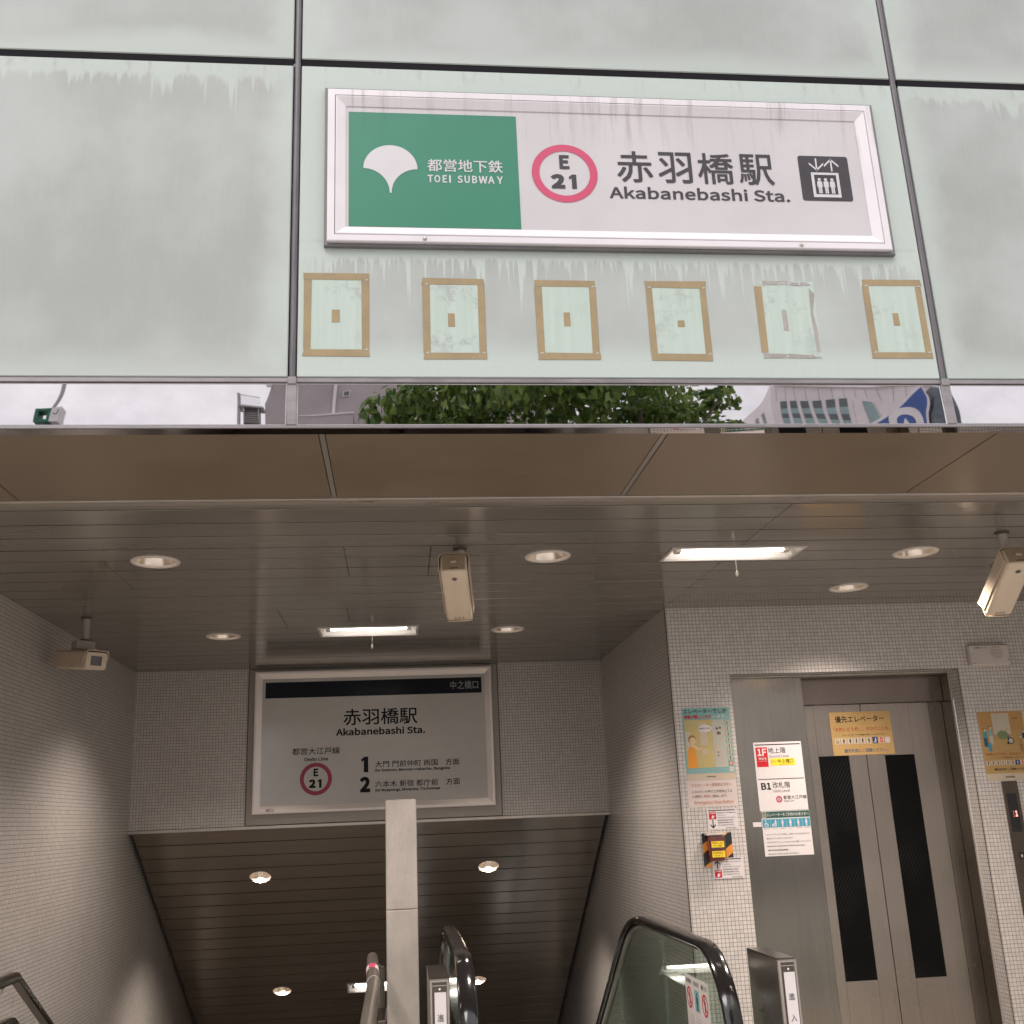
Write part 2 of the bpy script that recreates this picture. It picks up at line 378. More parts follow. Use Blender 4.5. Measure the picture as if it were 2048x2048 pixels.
# ================================================================ geometry helpers
def FY(Y):  return lambda a, b, d=0: Vector((a, Y - d, b))                 # wall facing -Y
def FB(Y):  return lambda a, b, d=0: Vector((-a, Y + d, b))                # wall facing +Y (a = -X)
def FXn(X): return lambda a, b, d=0: Vector((X - d, -a, b))                # wall facing -X (a = -Y)
TXT = {}
FONT = None
try:
    import os
    FONT = bpy.data.fonts.load(os.path.join(bpy.utils.resource_path('LOCAL'), 'datafiles', 'fonts', 'Noto Sans CJK Regular.woff2'))
except Exception: FONT = None
def text_geo(s, bold):
    key = (s, bold)
    if key in TXT: return TXT[key]
    c = bpy.data.curves.new('txt', 'FONT'); c.body = s; c.size = 1; c.offset = bold; c.resolution_u = 3
    if FONT and all(ord(ch) < 0x2fff for ch in s): c.font = FONT
    o = bpy.data.objects.new('txt', c); me = o.to_mesh()
    vs_ = [(v.co.x, v.co.y) for v in me.vertices]; fs = [tuple(p.vertices) for p in me.polygons]
    o.to_mesh_clear(); bpy.data.objects.remove(o); bpy.data.curves.remove(c)
    TXT[key] = (vs_, fs); return TXT[key]

class MB:
    def __init__(s): s.v = []; s.f = []; s.mi = []; s.mats = []
    def slot(s, m):
        m = M[m] if isinstance(m, str) else m
        if m not in s.mats: s.mats.append(m)
        return s.mats.index(m)
    def add(s, vs_, fs, mat):
        o = len(s.v); k = s.slot(mat)
        s.v += [Vector(v) for v in vs_]
        for f in fs: s.f.append(tuple(i + o for i in f)); s.mi.append(k)
        return s
    def bm(s, bm, mat):
        bm.verts.index_update()
        s.add([v.co.copy() for v in bm.verts], [[v.index for v in f.verts] for f in bm.faces], mat); bm.free(); return s
    def box(s, a, b, mat, bev=0, mx=None, seg=1):
        bm = bmesh.new(); bmesh.ops.create_cube(bm, size=1)
        a = Vector(a); b = Vector(b); c = (a + b) / 2; d = b - a
        for v in bm.verts: v.co = Vector((v.co.x * d.x, v.co.y * d.y, v.co.z * d.z)) + c
        if bev: bmesh.ops.bevel(bm, geom=list(bm.edges), offset=bev, segments=seg, affect='EDGES', profile=.5)
        if mx: bmesh.ops.transform(bm, matrix=mx, verts=bm.verts)
        return s.bm(bm, mat)
    def poly(s, pts, mat): return s.add(pts, [tuple(range(len(pts)))], mat)
    def plate(s, pts, F, d0, d1, mat, closed=False):
        if sum(pts[i - 1][0] * pts[i][1] - pts[i][0] * pts[i - 1][1] for i in range(len(pts))) < 0: pts = pts[::-1]
        n = len(pts); top = [F(a, b, d1) for a, b in pts]; bot = [F(a, b, d0) for a, b in pts]
        return s.add(top + bot, ([tuple(range(2 * n - 1, n - 1, -1))] if closed else []) + [tuple(range(n))] + [(i, (i + 1) % n, n + (i + 1) % n, n + i) for i in range(n)], mat)
    def rect(s, a0, a1, b0, b1, F, d, mat, thick=.0008):
        return s.plate([(a0, b0), (a1, b0), (a1, b1), (a0, b1)], F, d - thick, d, mat)
    def rrect(s, a0, a1, b0, b1, r, F, d0, d1, mat, n=5):
        pts = []
        for cx, cz, st in ((a1 - r, b1 - r, 0), (a0 + r, b1 - r, 90), (a0 + r, b0 + r, 180), (a1 - r, b0 + r, 270)):
            for i in range(n + 1):
                t = R_(st + 90 * i / n); pts.append((cx + r * math.cos(t), cz + r * math.sin(t)))
        return s.plate(pts, F, d0, d1, mat)
    def disc(s, cx, cz, r, F, d, mat, n=32, thick=.0006, rz=None):
        rz = rz or r
        return s.plate([(cx + r * math.cos(2 * math.pi * i / n), cz + rz * math.sin(2 * math.pi * i / n)) for i in range(n)], F, d - thick, d, mat)
    def ring(s, cx, cz, r0, r1, F, d, mat, n=64):
        vs_ = []; fs = []
        for i in range(n):
            t = 2 * math.pi * i / n
            vs_ += [F(cx + r0 * math.cos(t), cz + r0 * math.sin(t), d), F(cx + r1 * math.cos(t), cz + r1 * math.sin(t), d)]
        for i in range(n):
            j = (i + 1) % n; fs.append((2 * i, 2 * i + 1, 2 * j + 1, 2 * j))
        return s.add(vs_, fs, mat)
    def text(s, t, F, box, d, mat, bold=0.0, keep=False):
        heavy = bold > 0 and any(ord(ch) > 0x2fff for ch in t)
        vs_, fs = text_geo(t, 0.0 if heavy else bold)
        if not vs_: return s
        if heavy:      # dense glyphs: thicken by laying shifted copies over one another
            base = vs_; vs2 = []; fs2 = []; dd = []
            for k in range(9):
                q = 2 * math.pi * k / 8; rr_ = bold * .62 if k < 8 else 0; o = len(vs2)
                sqx = max(-1, min(1, 1.42 * math.cos(q))); sqy = max(-1, min(1, 1.42 * math.sin(q))); vs2 += [(x + rr_ * sqx, y + rr_ * sqy) for x, y in base]; fs2 += [tuple(i + o for i in f) for f in fs]; dd += [k * 4e-5] * len(base)
            vs_, fs = vs2, fs2
        else: dd = [0] * len(vs_)
        x0 = min(v[0] for v in vs_); x1 = max(v[0] for v in vs_); y0 = min(v[1] for v in vs_); y1 = max(v[1] for v in vs_)
        a0, a1, b0, b1 = box; kx = (a1 - a0) / max(1e-6, x1 - x0); ky = (b1 - b0) / max(1e-6, y1 - y0)
        return s.add([F(a0 + (v[0] - x0) * kx, b0 + (v[1] - y0) * ky, d + e_) for v, e_ in zip(vs_, dd)], fs, mat)
    def mitre(s, a0, a1, b0, b1, prof, F, mat):
        """picture-frame moulding: prof = [(inset, depth), ...]"""
        rows = []
        for ins, d in prof: rows.append([F(a0 + ins, b0 + ins, d), F(a1 - ins, b0 + ins, d), F(a1 - ins, b1 - ins, d), F(a0 + ins, b1 - ins, d)])
        vs_ = [p for r in rows for p in r]; fs = []
        for k in range(len(rows) - 1):
            for i in range(4):
                j = (i + 1) % 4; fs.append((4 * k + i, 4 * k + j, 4 * k + 4 + j, 4 * k + 4 + i))
        return s.add(vs_, fs, mat)
    def tube(s, pts, r, mat, seg=12, sx=1.0, cap=True, upv=None):
        """swept round bar; sx flattens it across the up vector"""
        pts = [Vector(p) for p in pts]; vs_ = []; fs = []; n = len(pts)
        for i, p in enumerate(pts):
            t = (pts[min(i + 1, n - 1)] - pts[max(i - 1, 0)]).normalized()
            ref = upv or (Vector((0, 0, 1)) if abs(t.z) < .9 else Vector((0, 1, 0)))
            a = t.cross(ref).normalized(); b = a.cross(t).normalized()
            for k in range(seg):
                th = 2 * math.pi * k / seg; vs_.append(p + a * (r * math.cos(th) * sx) + b * (r * math.sin(th)))
        for i in range(n - 1):
            for k in range(seg):
                k2 = (k + 1) % seg; fs.append((i * seg + k, i * seg + k2, (i + 1) * seg + k2, (i + 1) * seg + k))
        if cap: fs += [tuple(range(seg - 1, -1, -1)), tuple((n - 1) * seg + k for k in range(seg))]
        return s.add(vs_, fs, mat)
    def lathe(s, prof, mat, mx=None, n=40, close=False):
        """prof = [(r, z)] around local Z"""
        vs_ = []; fs = []
        for r, z in prof:
            for i in range(n):
                t = 2 * math.pi * i / n; v = Vector((r * math.cos(t), r * math.sin(t), z)); vs_.append(mx @ v if mx else v)
        for k in range(len(prof) - 1):
            for i in range(n):
                j = (i + 1) % n; fs.append((k * n + i, k * n + j, (k + 1) * n + j, (k + 1) * n + i))
        if close: fs.append(tuple((len(prof) - 1) * n + i for i in range(n)))
        return s.add(vs_, fs, mat)
    def person(s, cx, b0, h, F, d, mat, wide=1.0, skirt=False):
        w_ = h * .17 * wide
        s.disc(cx, b0 + h * .89, h * .095, F, d, mat, 14)
        if skirt: pts = [(-.75, .38), (-.45, .38), (-.40, 0), (-.06, 0), (-.04, .3), (.04, .3), (.06, 0), (.40, 0), (.45, .38), (.75, .38), (.55, .76), (-.55, .76)]
        else: pts = [(-.95, .42), (-.72, .40), (-.62, .62), (-.60, 0), (-.08, 0), (-.05, .40), (.05, .40), (.08, 0), (.60, 0), (.62, .62), (.72, .40), (.95, .42), (.86, .74), (.7, .78), (-.7, .78), (-.86, .74)]
        s.plate([(cx + a * w_, b0 + b * h) for a, b in pts], F, d - .0006, d, mat); return s
    def build(s, name, parent=None, smooth=True, uv=None):
        me = bpy.data.meshes.new(name); me.from_pydata([tuple(v) for v in s.v], [], s.f)
        for m in s.mats: me.materials.append(m)
        for p, k in zip(me.polygons, s.mi): p.material_index = k
        ul = me.uv_layers.new(name='UVMap')
        for p in (me.polygons if len(me.polygons) < 20000 else ()):
            n = p.normal
            ax = 0 if abs(n.x) >= max(abs(n.y), abs(n.z)) else (1 if abs(n.y) >= abs(n.z) else 2)
            for li in p.loop_indices:
                c = me.vertices[me.loops[li].vertex_index].co
                if uv: ul.data[li].uv = uv(c)
                else: ul.data[li].uv = ((c.y, c.z), (c.x, c.z), (c.x, c.y))[ax]
        if smooth:
            me.shade_smooth(); me.set_sharp_from_angle(angle=R_(32))
        me.update()
        o = bpy.data.objects.new(name, me); COL.objects.link(o)
        if parent: o.parent = parent
        return o

def tag(o, label, cat, group=None, kind=None):
    if label: o['label'] = label
    if cat: o['category'] = cat
    if group: o['group'] = group
    if kind: o['kind'] = kind
    return o
def thing(name, label, cat, group=None, loc=(0, 0, 0)):
    o = bpy.data.objects.new(name, None); o.empty_display_size = .1; COL.objects.link(o)
    o.location = loc; return tag(o, label, cat, group)
def struct(o, label=None, cat=None): return tag(o, label, cat, None, 'structure')
def dup(root, loc, label, rotz=None):
    r = root.copy(); COL.objects.link(r); r.location = loc; r['label'] = label
    for ch in root.children:
        c = ch.copy(); COL.objects.link(c); c.parent = r
        for g in ch.children:
            d = g.copy(); COL.objects.link(d); d.parent = c
    return r
def cut(target, cutters):
    """boolean the MB `cutters` out of object target, applied at once"""
    c = cutters.build('cutter', smooth=False)
    md = target.modifiers.new('b', 'BOOLEAN'); md.operation = 'DIFFERENCE'; md.object = c; md.solver = 'EXACT'
    dg = bpy.context.evaluated_depsgraph_get(); me = bpy.data.meshes.new_from_object(target.evaluated_get(dg))
    target.modifiers.clear(); old = target.data; target.data = me; bpy.data.meshes.remove(old); me.name = target.name
    cm = c.data; bpy.data.objects.remove(c); bpy.data.meshes.remove(cm)

# ================================================================ dimensions (metres)
ZC = 2.70                     # ceiling
XL, XR = -2.02, 1.64          # escalator hall walls
YF = 3.031                    # facade plane
YW = 6.1065                   # elevator wall plane
YB = 8.235                    # sign wall plane
TH = R_(31.7)                 # escalator slope
ZS = 1.497                    # where the sloped ceiling starts

# ================================================================ ground
g = MB()
def gq(x0, x1, y0, y1, z=0, m='floor'): g.poly([(x0, y0, z), (x1, y0, z), (x1, y1, z), (x0, y1, z)], m)
gq(-150, 150, -7, 5.7); gq(-150, XL, 5.7, 15); gq(XR, 150, 5.7, 15); gq(-150, 150, 15, 60); gq(-150, 150, -180, -22)
struct(g.build('pavement', smooth=False), 'pale stone paving in front of and inside the station entrance', 'paving')
g = MB(); gq(-150, 150, -22, -7, -.12, 'road'); g.box((-150, -7.15, -.12), (150, -7, .0), 'floor'); g.box((-150, -22, -.12), (150, -21.85, .0), 'floor')
struct(g.build('road', smooth=False), 'grey asphalt road behind the viewer', 'road')

# stairs and pit under the hall
s_ = MB(); n = 26
for i in range(n):
    y0 = 5.7 + i * .272; z1 = -i * .168
    s_.box((XL + .002, y0, z1 - .17), (-.06, y0 + .272, z1 - .002), 'step')
struct(s_.build('stairs', smooth=False), 'stone stairs going down beside the escalator', 'stairs')
s_ = MB()
s_.box((XL, 12.7, -4.6), (XR, 15, -4.4), 'floor'); s_.box((XL, 14.9, -4.4), (XR, 15.1, 1.2), 'tile'); s_.box((-.055, 5.75, -4.4), (.10, 12.8, -.02), 'steel_dark')
struct(s_.build('lower_landing', smooth=False))

# ================================================================ facade
fac = thing('facade_wall', 'weathered mint grey panelled station facade with dark joints above the entrance', 'facade', loc=(0, YF, 0))
def fch(mb, name, **k):
    o = mb.build(name, **k); o.parent = fac; o.location = (0, -YF, 0); return o
cols = [-2.4995, -.3055, 1.8585]
mul_x = [-2.4845, -.3205, 1.8435, 4.0075]
for ci in range(3):
    x0 = mul_x[ci] + .0145; x1 = mul_x[ci + 1] - .0145
    for z0, z1 in ((2.862, 4.034), (4.062, 5.234)):
        p = MB(); p.box((x0, YF, z0), (x1, YF + .02, z1), 'panel_sign' if (ci == 1 and z0 < 3) else 'panel', .003)
        fch(p, 'cladding_panel', uv=lambda c, x0=x0, z0=z0: (c.x - x0, c.z - z0))
for x in mul_x:
    p = MB(); p.box((x - .0144, YF + .012, 2.845), (x + .0144, YF + .05, 5.3), 'joint')
    p.tube([(x, YF + .013, 2.846), (x, YF + .013, 5.3)], .0125, 'mullion', 12)
    fch(p, 'mullion')
    for zz in (4.040, 5.24):
        p = MB(); p.box((x - .018, YF + .004, zz - .012), (x + .012, YF + .03, zz + .006), 'mullion', .003); fch(p, 'joint_clip')
for zz in (4.048, 5.248):
    for ci in range(3):
        p = MB(); p.box((mul_x[ci] + .0146, YF + .003, zz - .0138), (mul_x[ci + 1] - .0146, YF + .03, zz + .0138), 'joint'); fch(p, 'joint_gasket')
p = MB(); p.box((-2.5, YF + .0205, 2.87), (4.02, YF + .035, 5.28), 'joint'); 
p.box((-6, YF + .06, 2.90), (8, 15.2, 5.3), 'void'); fch(p, 'backing_wall', smooth=False)
for ci in range(3):
    p = MB(); p.box((mul_x[ci] + .012, YF + .001, 2.8445), (mul_x[ci + 1] - .012, YF + .03, 2.8605), 'alu_dull', .002); fch(p, 'band_rail')
TAU = R_(3.0)
for ci in range(3):
    x0 = mul_x[ci] + .0165; x1 = mul_x[ci + 1] - .0165; z0, z1 = 2.6985, 2.8425; c_ = .0035
    dz = lambda z: YF + (z - z0) * math.tan(TAU)
    p = MB()
    out = [(x0, dz(z0) + .004, z0), (x1, dz(z0) + .004, z0), (x1, dz(z1) + .004, z1), (x0, dz(z1) + .004, z1)]
    inn = [(x0 + c_, dz(z0 + c_), z0 + c_), (x1 - c_, dz(z0 + c_), z0 + c_), (x1 - c_, dz(z1 - c_), z1 - c_), (x0 + c_, dz(z1 - c_), z1 - c_)]
    p.add(out + inn, [(4, 5, 6, 7)] + [(i, (i + 1) % 4, 4 + (i + 1) % 4, 4 + i) for i in range(4)], 'mirror')
    p.box((x0, YF + .02, z0), (x1, YF + .03, z1), 'alu_dull')
    fch(p, 'mirror_band', smooth=False)
    p = MB(); p.mitre(x0, x1, z0, z1, [(0, .0), (.0004, .0012), (.0028, -.0016)], lambda a, b, d=0: Vector((a, dz(b) - d, b)), 'edge_glint'); fch(p, 'mirror_edge_glint', smooth=False)  # added thin pale rim paints the bevel highlight
for x in mul_x:
    p = MB(); p.box((x - .0163, YF - .002, 2.698), (x + .0163, YF + .03, 2.8443), 'alu_dull', .003)
    p.box((x - .014, YF - .006, 2.836), (x + .014, YF + .004, 2.862), 'alu_dull', .002); fch(p, 'band_post')
p = MB(); p.box((-2.5, YF - .004, 2.6885), (4.02, YF + .003, 2.6970), 'alu_dull', .0012); p.box((-2.5, YF + .0035, 2.6885), (4.02, YF + .052, 2.6925), 'mirror')
fch(p, 'drip_edge')

def digit_one(mb, F, a0, a1, b0, b1, d, mat):
    w_ = (a1 - a0) * .64; h = b1 - b0
    mb.plate([(a1 - w_, b0), (a1, b0), (a1, b1), (a1 - w_ * .85, b1), (a0, b1 - h * .16), (a0, b1 - h * .34), (a1 - w_, b1 - h * .24)], F, d - .0006, d, mat)
# ================================================================ upper station sign
SG = 2.971; F = FY(SG)
KS = 1.0148
sg = thing('station_sign', 'framed green and white subway station name sign on the facade', 'sign', loc=(.74 * 1.0148, SG * 1.0148, 1.5 + 2.08 * 1.0148))
def sch(mb, name, **k):
    o = mb.build(name, **k); o.parent = sg; o.location = (-.74, -SG, -3.58); return o
p = MB(); p.mitre(-.2213, 1.7083, 3.2946, 3.8973, [(0, -.0248), (0, -.0095), (.002, -.0078), (.02, -.0078)], FY(2.962), 'gasket'); p.box((-.19, 2.976, 3.32), (1.67, 2.9855, 3.86), 'gasket'); sch(p, 'backing_plate')
sg.scale = (KS, KS, KS)
F0 = FY(2.962)
p = MB(); p.mitre(-.2108, 1.6933, 3.3047, 3.8838, [(0, -.0085), (0, .004), (.003, .006), (.0235, .006), (.0245, .001)], F0, 'sign_frame'); sch(p, 'outer_frame', smooth=False)
p = MB(); p.mitre(-.2108, 1.6933, 3.3047, 3.8838, [(.0262, -.004), (.0262, .005), (.029, .006), (.0585, -.0055), (.060, -.0075), (.060, -.0095)], F0, 'sign_frame'); sch(p, 'inner_frame', smooth=False)
p = MB(); p.rect(-.16, 1.638, 3.352, 3.83, F, 0, 'sign_face', .004); sch(p, 'sign_face')
p = MB(); p.rect(-.142, .4235, 3.367, 3.804, F, .0012, 'sign_green'); sch(p, 'green_field')
# emblem: fan-shaped leaf
pts = []
for i in range(25):
    t = math.pi * i / 24; pts.append((-.0045 + .0895 * math.cos(t), 3.5855 + .0905 * math.sin(t)))
for i in range(1, 13):
    t = math.pi / 2 * i / 12; pts.append((-.0085 - .0855 * math.cos(t), 3.4945 + .0)) if False else pts.append((-.094 + .0865 * math.sin(t), 3.494 + .0915 * math.cos(t)))
for i in range(12, 0, -1):
    t = math.pi / 2 * i / 12; pts.append((.085 - .0865 * math.sin(t), 3.494 + .0915 * math.cos(t)))
p = MB(); p.plate(pts, F, .0014, .0024, 'sign_white'); sch(p, 'emblem')
p = MB(); p.text('都営地下鉄', F, (.118, .3705, 3.5785, 3.627), .0024, 'sign_white', .016)
for ch, u0, u1 in (('T', 820, 855), ('O', 863, 901), ('E', 916, 944), ('I', 958, 969), ('S', 1012, 1045), ('U', 1057, 1091), ('B', 1106, 1139), ('W', 1148, 1206), ('A', 1209, 1251), ('Y', 1266, 1307)):
    p.text(ch, F, (.118 + (u0 - 820) * .252 / 487, .118 + (u1 - 820) * .252 / 487, 3.5368, 3.5652), .0024, 'sign_white', .010)
for ch, u0, u1 in (('赤', .762, .886), ('羽', .906, 1.024), ('橋', 1.045, 1.171), ('駅', 1.190, 1.313)):
    p.text(ch, F, (u0, u1, 3.556, 3.678), .0015, 'sign_ink', .0155)
p.text('Akabanebashi Sta.', F, (.729, 1.360, 3.4915, 3.5385), .0015, 'sign_ink', .008)
p.text('E', F, (.5645, .5985, 3.601, 3.6555), .0015, 'sign_ink', .018); p.text('2', F, (.5315, .580, 3.525, 3.581), .0015, 'sign_ink', .026); digit_one(p, F, .5945, .6195, 3.525, 3.580, .0015, 'sign_ink')
sch(p, 'lettering', smooth=False)
p = MB(); p.ring(.581, 3.5845, .0865, .1125, F, .0015, 'magenta'); sch(p, 'line_ring')
p = MB(); p.rrect(1.4065, 1.5865, 3.4995, 3.678, .009, F, 0, .0012, 'sign_ink')
D = .0022
def arrow(mb, x, z0, z1, upw, F, d, mat, w_=.0055, hd=.026):
    mb.rect(x - w_ / 2, x + w_ / 2, z0, z1, F, d, mat, .0005)
    tip, s = (z1, -1) if upw else (z0, 1)
    for sg_ in (-1, 1):
        mb.plate([(x, tip), (x + sg_ * hd, tip + s * hd), (x + sg_ * hd, tip + s * (hd + w_ * 1.5)), (x, tip + s * w_ * 1.5)], F, d - .0005, d, mat)
arrow(p, 1.470, 3.617, 3.668, False, F, D, 'sign_white'); arrow(p, 1.524, 3.617, 3.668, True, F, D, 'sign_white')
for a0, a1, b0, b1 in ((1.4465, 1.546, 3.602, 3.611), (1.4465, 1.546, 3.513, 3.5245), (1.4465, 1.4565, 3.5247, 3.6018), (1.536, 1.546, 3.5247, 3.6018)): p.rect(a0, a1, b0, b1, F, D, 'sign_white', .0005)
for i in range(3): p.person(1.4735 + .0228 * i, 3.528, .062, F, D, 'sign_white', .95)
sch(p, 'pictogram', smooth=False)
for x in (.104, 1.372):
    p = MB(); p.lathe([(.0065, 0), (.0062, .003), (.004, .0055), (0.0001, .006)], 'steel', Matrix.Translation((x, 2.956, 3.317)) @ Euler((R_(90), 0, 0)).to_matrix().to_4x4(), 14); sch(p, 'screw')

# ================================================================ tape outlines on the centre panel
tapes = [((-.2875, -.0785, 2.934, 3.229), (-.185, 3.075, .026, .046), 'leftmost tan tape rectangle left on the centre panel'),
         ((.0945, .2985, 2.9245, 3.2165), (.1875, 3.064, .023, .048), 'tan tape rectangle with a dark scuff at its top, second from the left'),
         ((.466, .6705, 2.925, 3.214), (.569, 3.0705, .022, .051), 'third tan tape rectangle from the left, below the magenta ring'),
         ((.8415, 1.05, 2.9245, 3.215), (.953, 3.0585, .024, .025), 'tan tape rectangle with the smallest centre scrap, fourth from the left'),
         ((1.219, 1.4325, 2.9315, 3.2255), (1.314, 3.0745, .018, .077), 'torn greyish tape rectangle with only its left strip still tan'),
         ((1.6025, 1.815, 2.9355, 3.2315), (1.707, 3.0815, .022, .047), 'rightmost tan tape rectangle, next to the dark joint')]
FT = FY(YF); TW = .0235
rnd = random.Random(3)
for k, ((a0, a1, b0, b1), (cx, cz, cw, ch), lab) in enumerate(tapes):
    t = thing('tape_outline', lab, 'tape outline', 'tape rectangles stuck below the station sign', loc=(a0, YF, b0))
    def tch(mb, name):
        o = mb.build(name, smooth=False); o.parent = t; o.location = (-a0, -YF, -b0); return o
    p = MB(); p.rect(a0 + .004, a1 - .004, b0 + .004, b1 - .004, FT, .0006, 'patch', .0005); tch(p, 'pale_patch')
    torn = k == 4
    j = lambda s=.003: rnd.uniform(-s, s)
    strips = [[(a0 + j(), b1 - TW), (a1 + j(), b1 - TW + j(.002)), (a1 + j(), b1 + j(.002)), (a0 + j(), b1)],
              [(a0 + j(), b0), (a1 + j(), b0 + j(.002)), (a1 + j(), b0 + TW), (a0 + j(), b0 + TW + j(.002))],
              [(a0, b0 + TW), (a0 + TW, b0 + TW), (a0 + TW + j(.002), b1 - TW - .001), (a0 + j(.002), b1 - TW - .001)],
              [(a1 - TW, b0 + TW), (a1, b0 + TW), (a1 + j(.002), b1 - TW - .001), (a1 - TW + j(.002), b1 - TW - .001)]]
    if torn:
        strips[0] = [(a0 + .03, b1 - .020), (a0 + .12, b1 - .016), (a0 + .15, b1 - .022), (a1 - .012, b1 - .018), (a1 - .03, b1 - .006), (a0 + .14, b1 - .009), (a0 + .11, b1 - .003), (a0 + .03, b1 - .004)]
        strips[1] = [(a0 + .006, b0 + .003), (a0 + .075, b0 + .004), (a0 + .09, b0 + .018), (a0 + .006, b0 + .021)]
        strips[3] = [(a1 - .021, b0 + .03), (a1 - .012, b0 + .028), (a1 - .010, b0 + .11), (a1 - .018, b0 + .17), (a1 - .004, b1 - .05), (a1 - .022, b1 - .03), (a1 - .026, b0 + .16)]
    for i, st in enumerate(strips):
        tan = (not torn) or i == 2
        p = MB(); p.plate(st, FT, .0007, .0013 + .0002 * (i < 2), 'tape' if tan else 'tape_pale')
        if torn and i == 1: p.plate([(a0 + .092, b0 + .004), (a1 - .03, b0 + .003), (a1 - .008, b0 + .012), (a0 + .09, b0 + .020)], FT, .0007, .0013, 'tape_pale')
        if torn and i in (0, 1):
            zc = b1 - .012 if i == 0 else b0 + .012
            for q in range(7):
                x = rnd.uniform(a0, a1); p.plate([(x, zc + rnd.uniform(-.012, .012)), (x + rnd.uniform(.01, .03), zc + rnd.uniform(-.012, .012)), (x + rnd.uniform(0, .02), zc + rnd.uniform(-.012, .014))], FT, .0014 + .0001 * q, .0019 + .0001 * q, 'tape_torn')
        if not torn and i in (0, 1):
            for q in range(2):
                x = (a0 + .004) if rnd.random() < .5 else a1 - .018; z = b1 - TW if i == 0 else b0 + TW
                p.plate([(x, z - .003), (x + .016, z - .001), (x + .012, z + .004)], FT, .0016 + .0003 * q, .002 + .0003 * q, 'tape_torn')
        tch(p, 'tape_strip')
    p = MB(); c_ = rnd.uniform(-.06, .06)
    p.plate([(cx - cw / 2, cz - ch / 2), (cx + cw / 2, cz - ch / 2 + c_ * cw), (cx + cw / 2 - .001, cz + ch / 2), (cx - cw / 2, cz + ch / 2 - c_ * cw)], FT, .0007, .0013, 'tape' if not torn else 'tape_pale'); tch(p, 'tape_scrap')

# ================================================================ soffit
so = thing('soffit', 'flat bronze brown soffit under the facade edge', 'soffit', loc=(0, 3.4, ZC))
def soch(mb, name, **k):
    o = mb.build(name, **k); o.parent = so; o.location = (0, -3.4, -ZC); return o
xs = [(-2.5, -1.392), (-1.388, -.2445), (-.2215, .877), (.901, 2.052), (2.057, 4.02)]
for a, b in xs:
    p = MB(); p.box((a, 3.083, ZC), (b, 3.787, ZC + .02), 'soffit', .0015); soch(p, 'soffit_panel')
for a, b in ((-.2415, -.2245), (.880, .898)):
    p = MB(); p.box((a, 3.083, ZC + .0015), (b, 3.787, ZC + .02), 'soffit_joint'); soch(p, 'joint_strip')
p = MB(); p.box((-2.5, 3.06, ZC + .022), (4.02, 3.90, ZC + .03), 'void')
for x in (-1.39, 2.0545): p.box((x - .0018, 3.083, ZC + .004), (x + .0018, 3.787, ZC + .021), 'void')
soch(p, 'soffit_backing', smooth=False)
p = MB(); p.box((-2.5, 3.795, ZC - .003), (5.0, 3.814, ZC + .012), 'trim_lite', .002); soch(p, 'edge_trim')
p = MB(); p.box((-2.5, 3.821, ZC - .001), (5.0, 3.862, ZC + .01), 'ledge', .001); p.box((-2.5, 3.8625, ZC + .0005), (5.0, 3.915, ZC + .01), 'soffit_joint', .001); soch(p, 'ledge_strip')
p = MB(); p.box((-2.5, 3.785, ZC + .013), (5.0, 3.93, ZC + .021), 'void'); soch(p, 'gap_shadow_backing')

# ================================================================ slatted ceiling
rows = [3.922 + .1985 * i for i in range(22)] + [YB - .004]
LY = [(-1.105, 4.734), (.723, 4.743), (2.594, 4.775), (2.595, 5.582), (-1.116, 6.723), (.728, 6.698)]
LR = .098
F1 = (1.302, 1.970, 4.612, 4.868); F2 = (-.504, .138, 6.492, 6.812)
ce = thing('slatted_ceiling', 'grey brown metal slat ceiling of the station entrance', 'ceiling', loc=(0, 5, ZC))
p = MB()
for i in range(len(rows) - 1):
    y0, y1 = rows[i] + .0062, rows[i + 1] - .0062
    x1 = 5.0 if y0 < YW - .05 else XR
    if y0 < YW - .05 and y1 > YW: pass
    cutsx = []
    if y0 < YW - .05: cutsx.append(1.633)
    if 4.4 < y0 < 5.0: cutsx += [-.237, .158]
    if 4.6 < y0 < 5.2: cutsx.append(-1.339)
    if 5.85 < y0 < 6.4: cutsx += [-.685, -.290]
    edges = [XL + .003] + sorted(cutsx) + [x1]
    tilt = random.uniform(-.30, .30)
    if 5.9 < y0 < 6.11: edges[-1] = XR if False else x1
    for a, b in zip(edges[:-1], edges[1:]):
        yy1 = y1
        if a >= 1.62 and y1 > YW: yy1 = YW - .002
        cm_ = Vector((0, (y0 + yy1) / 2, ZC)); mx_ = Matrix.Translation(cm_) @ Euler((R_(tilt), 0, 0)).to_matrix().to_4x4() @ Matrix.Translation(-cm_)
        p.box((a + (.0012 if a != edges[0] else 0), y0, ZC), (b - (.0012 if b != edges[-1] else 0), yy1, ZC + .012), 'ceil', .0013, mx_)
pj = MB()  # near-flush strips fill the slat gaps, painting the groove shade
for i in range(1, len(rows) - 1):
    yj = rows[i]; pj.box((XL + .003, yj - .0062, ZC + .0013), (5.0 if yj < YW - .05 else XR, yj + .0062, ZC + .010), 'groove_shade')
jo = pj.build('groove_shade_strips', smooth=False)
co = p.build('ceiling_slats')
c = MB()
for x, y in LY: c.lathe([(LR, -.05), (LR, .05)], 'ceil', Matrix.Translation((x, y, ZC)), 40); c.f += [tuple(range(len(c.v) - 80 + 39, len(c.v) - 81, -1)), tuple(range(len(c.v) - 40, len(c.v)))]; c.mi += [0, 0]
for a0, a1, b0, b1 in (F1, F2): c.box((a0 + .012, b0 + .012, ZC - .05), (a1 - .012, b1 - .012, ZC + .05), 'ceil')
c2 = MB(); c2.v = list(c.v); c2.f = list(c.f); c2.mi = list(c.mi); c2.mats = list(c.mats)
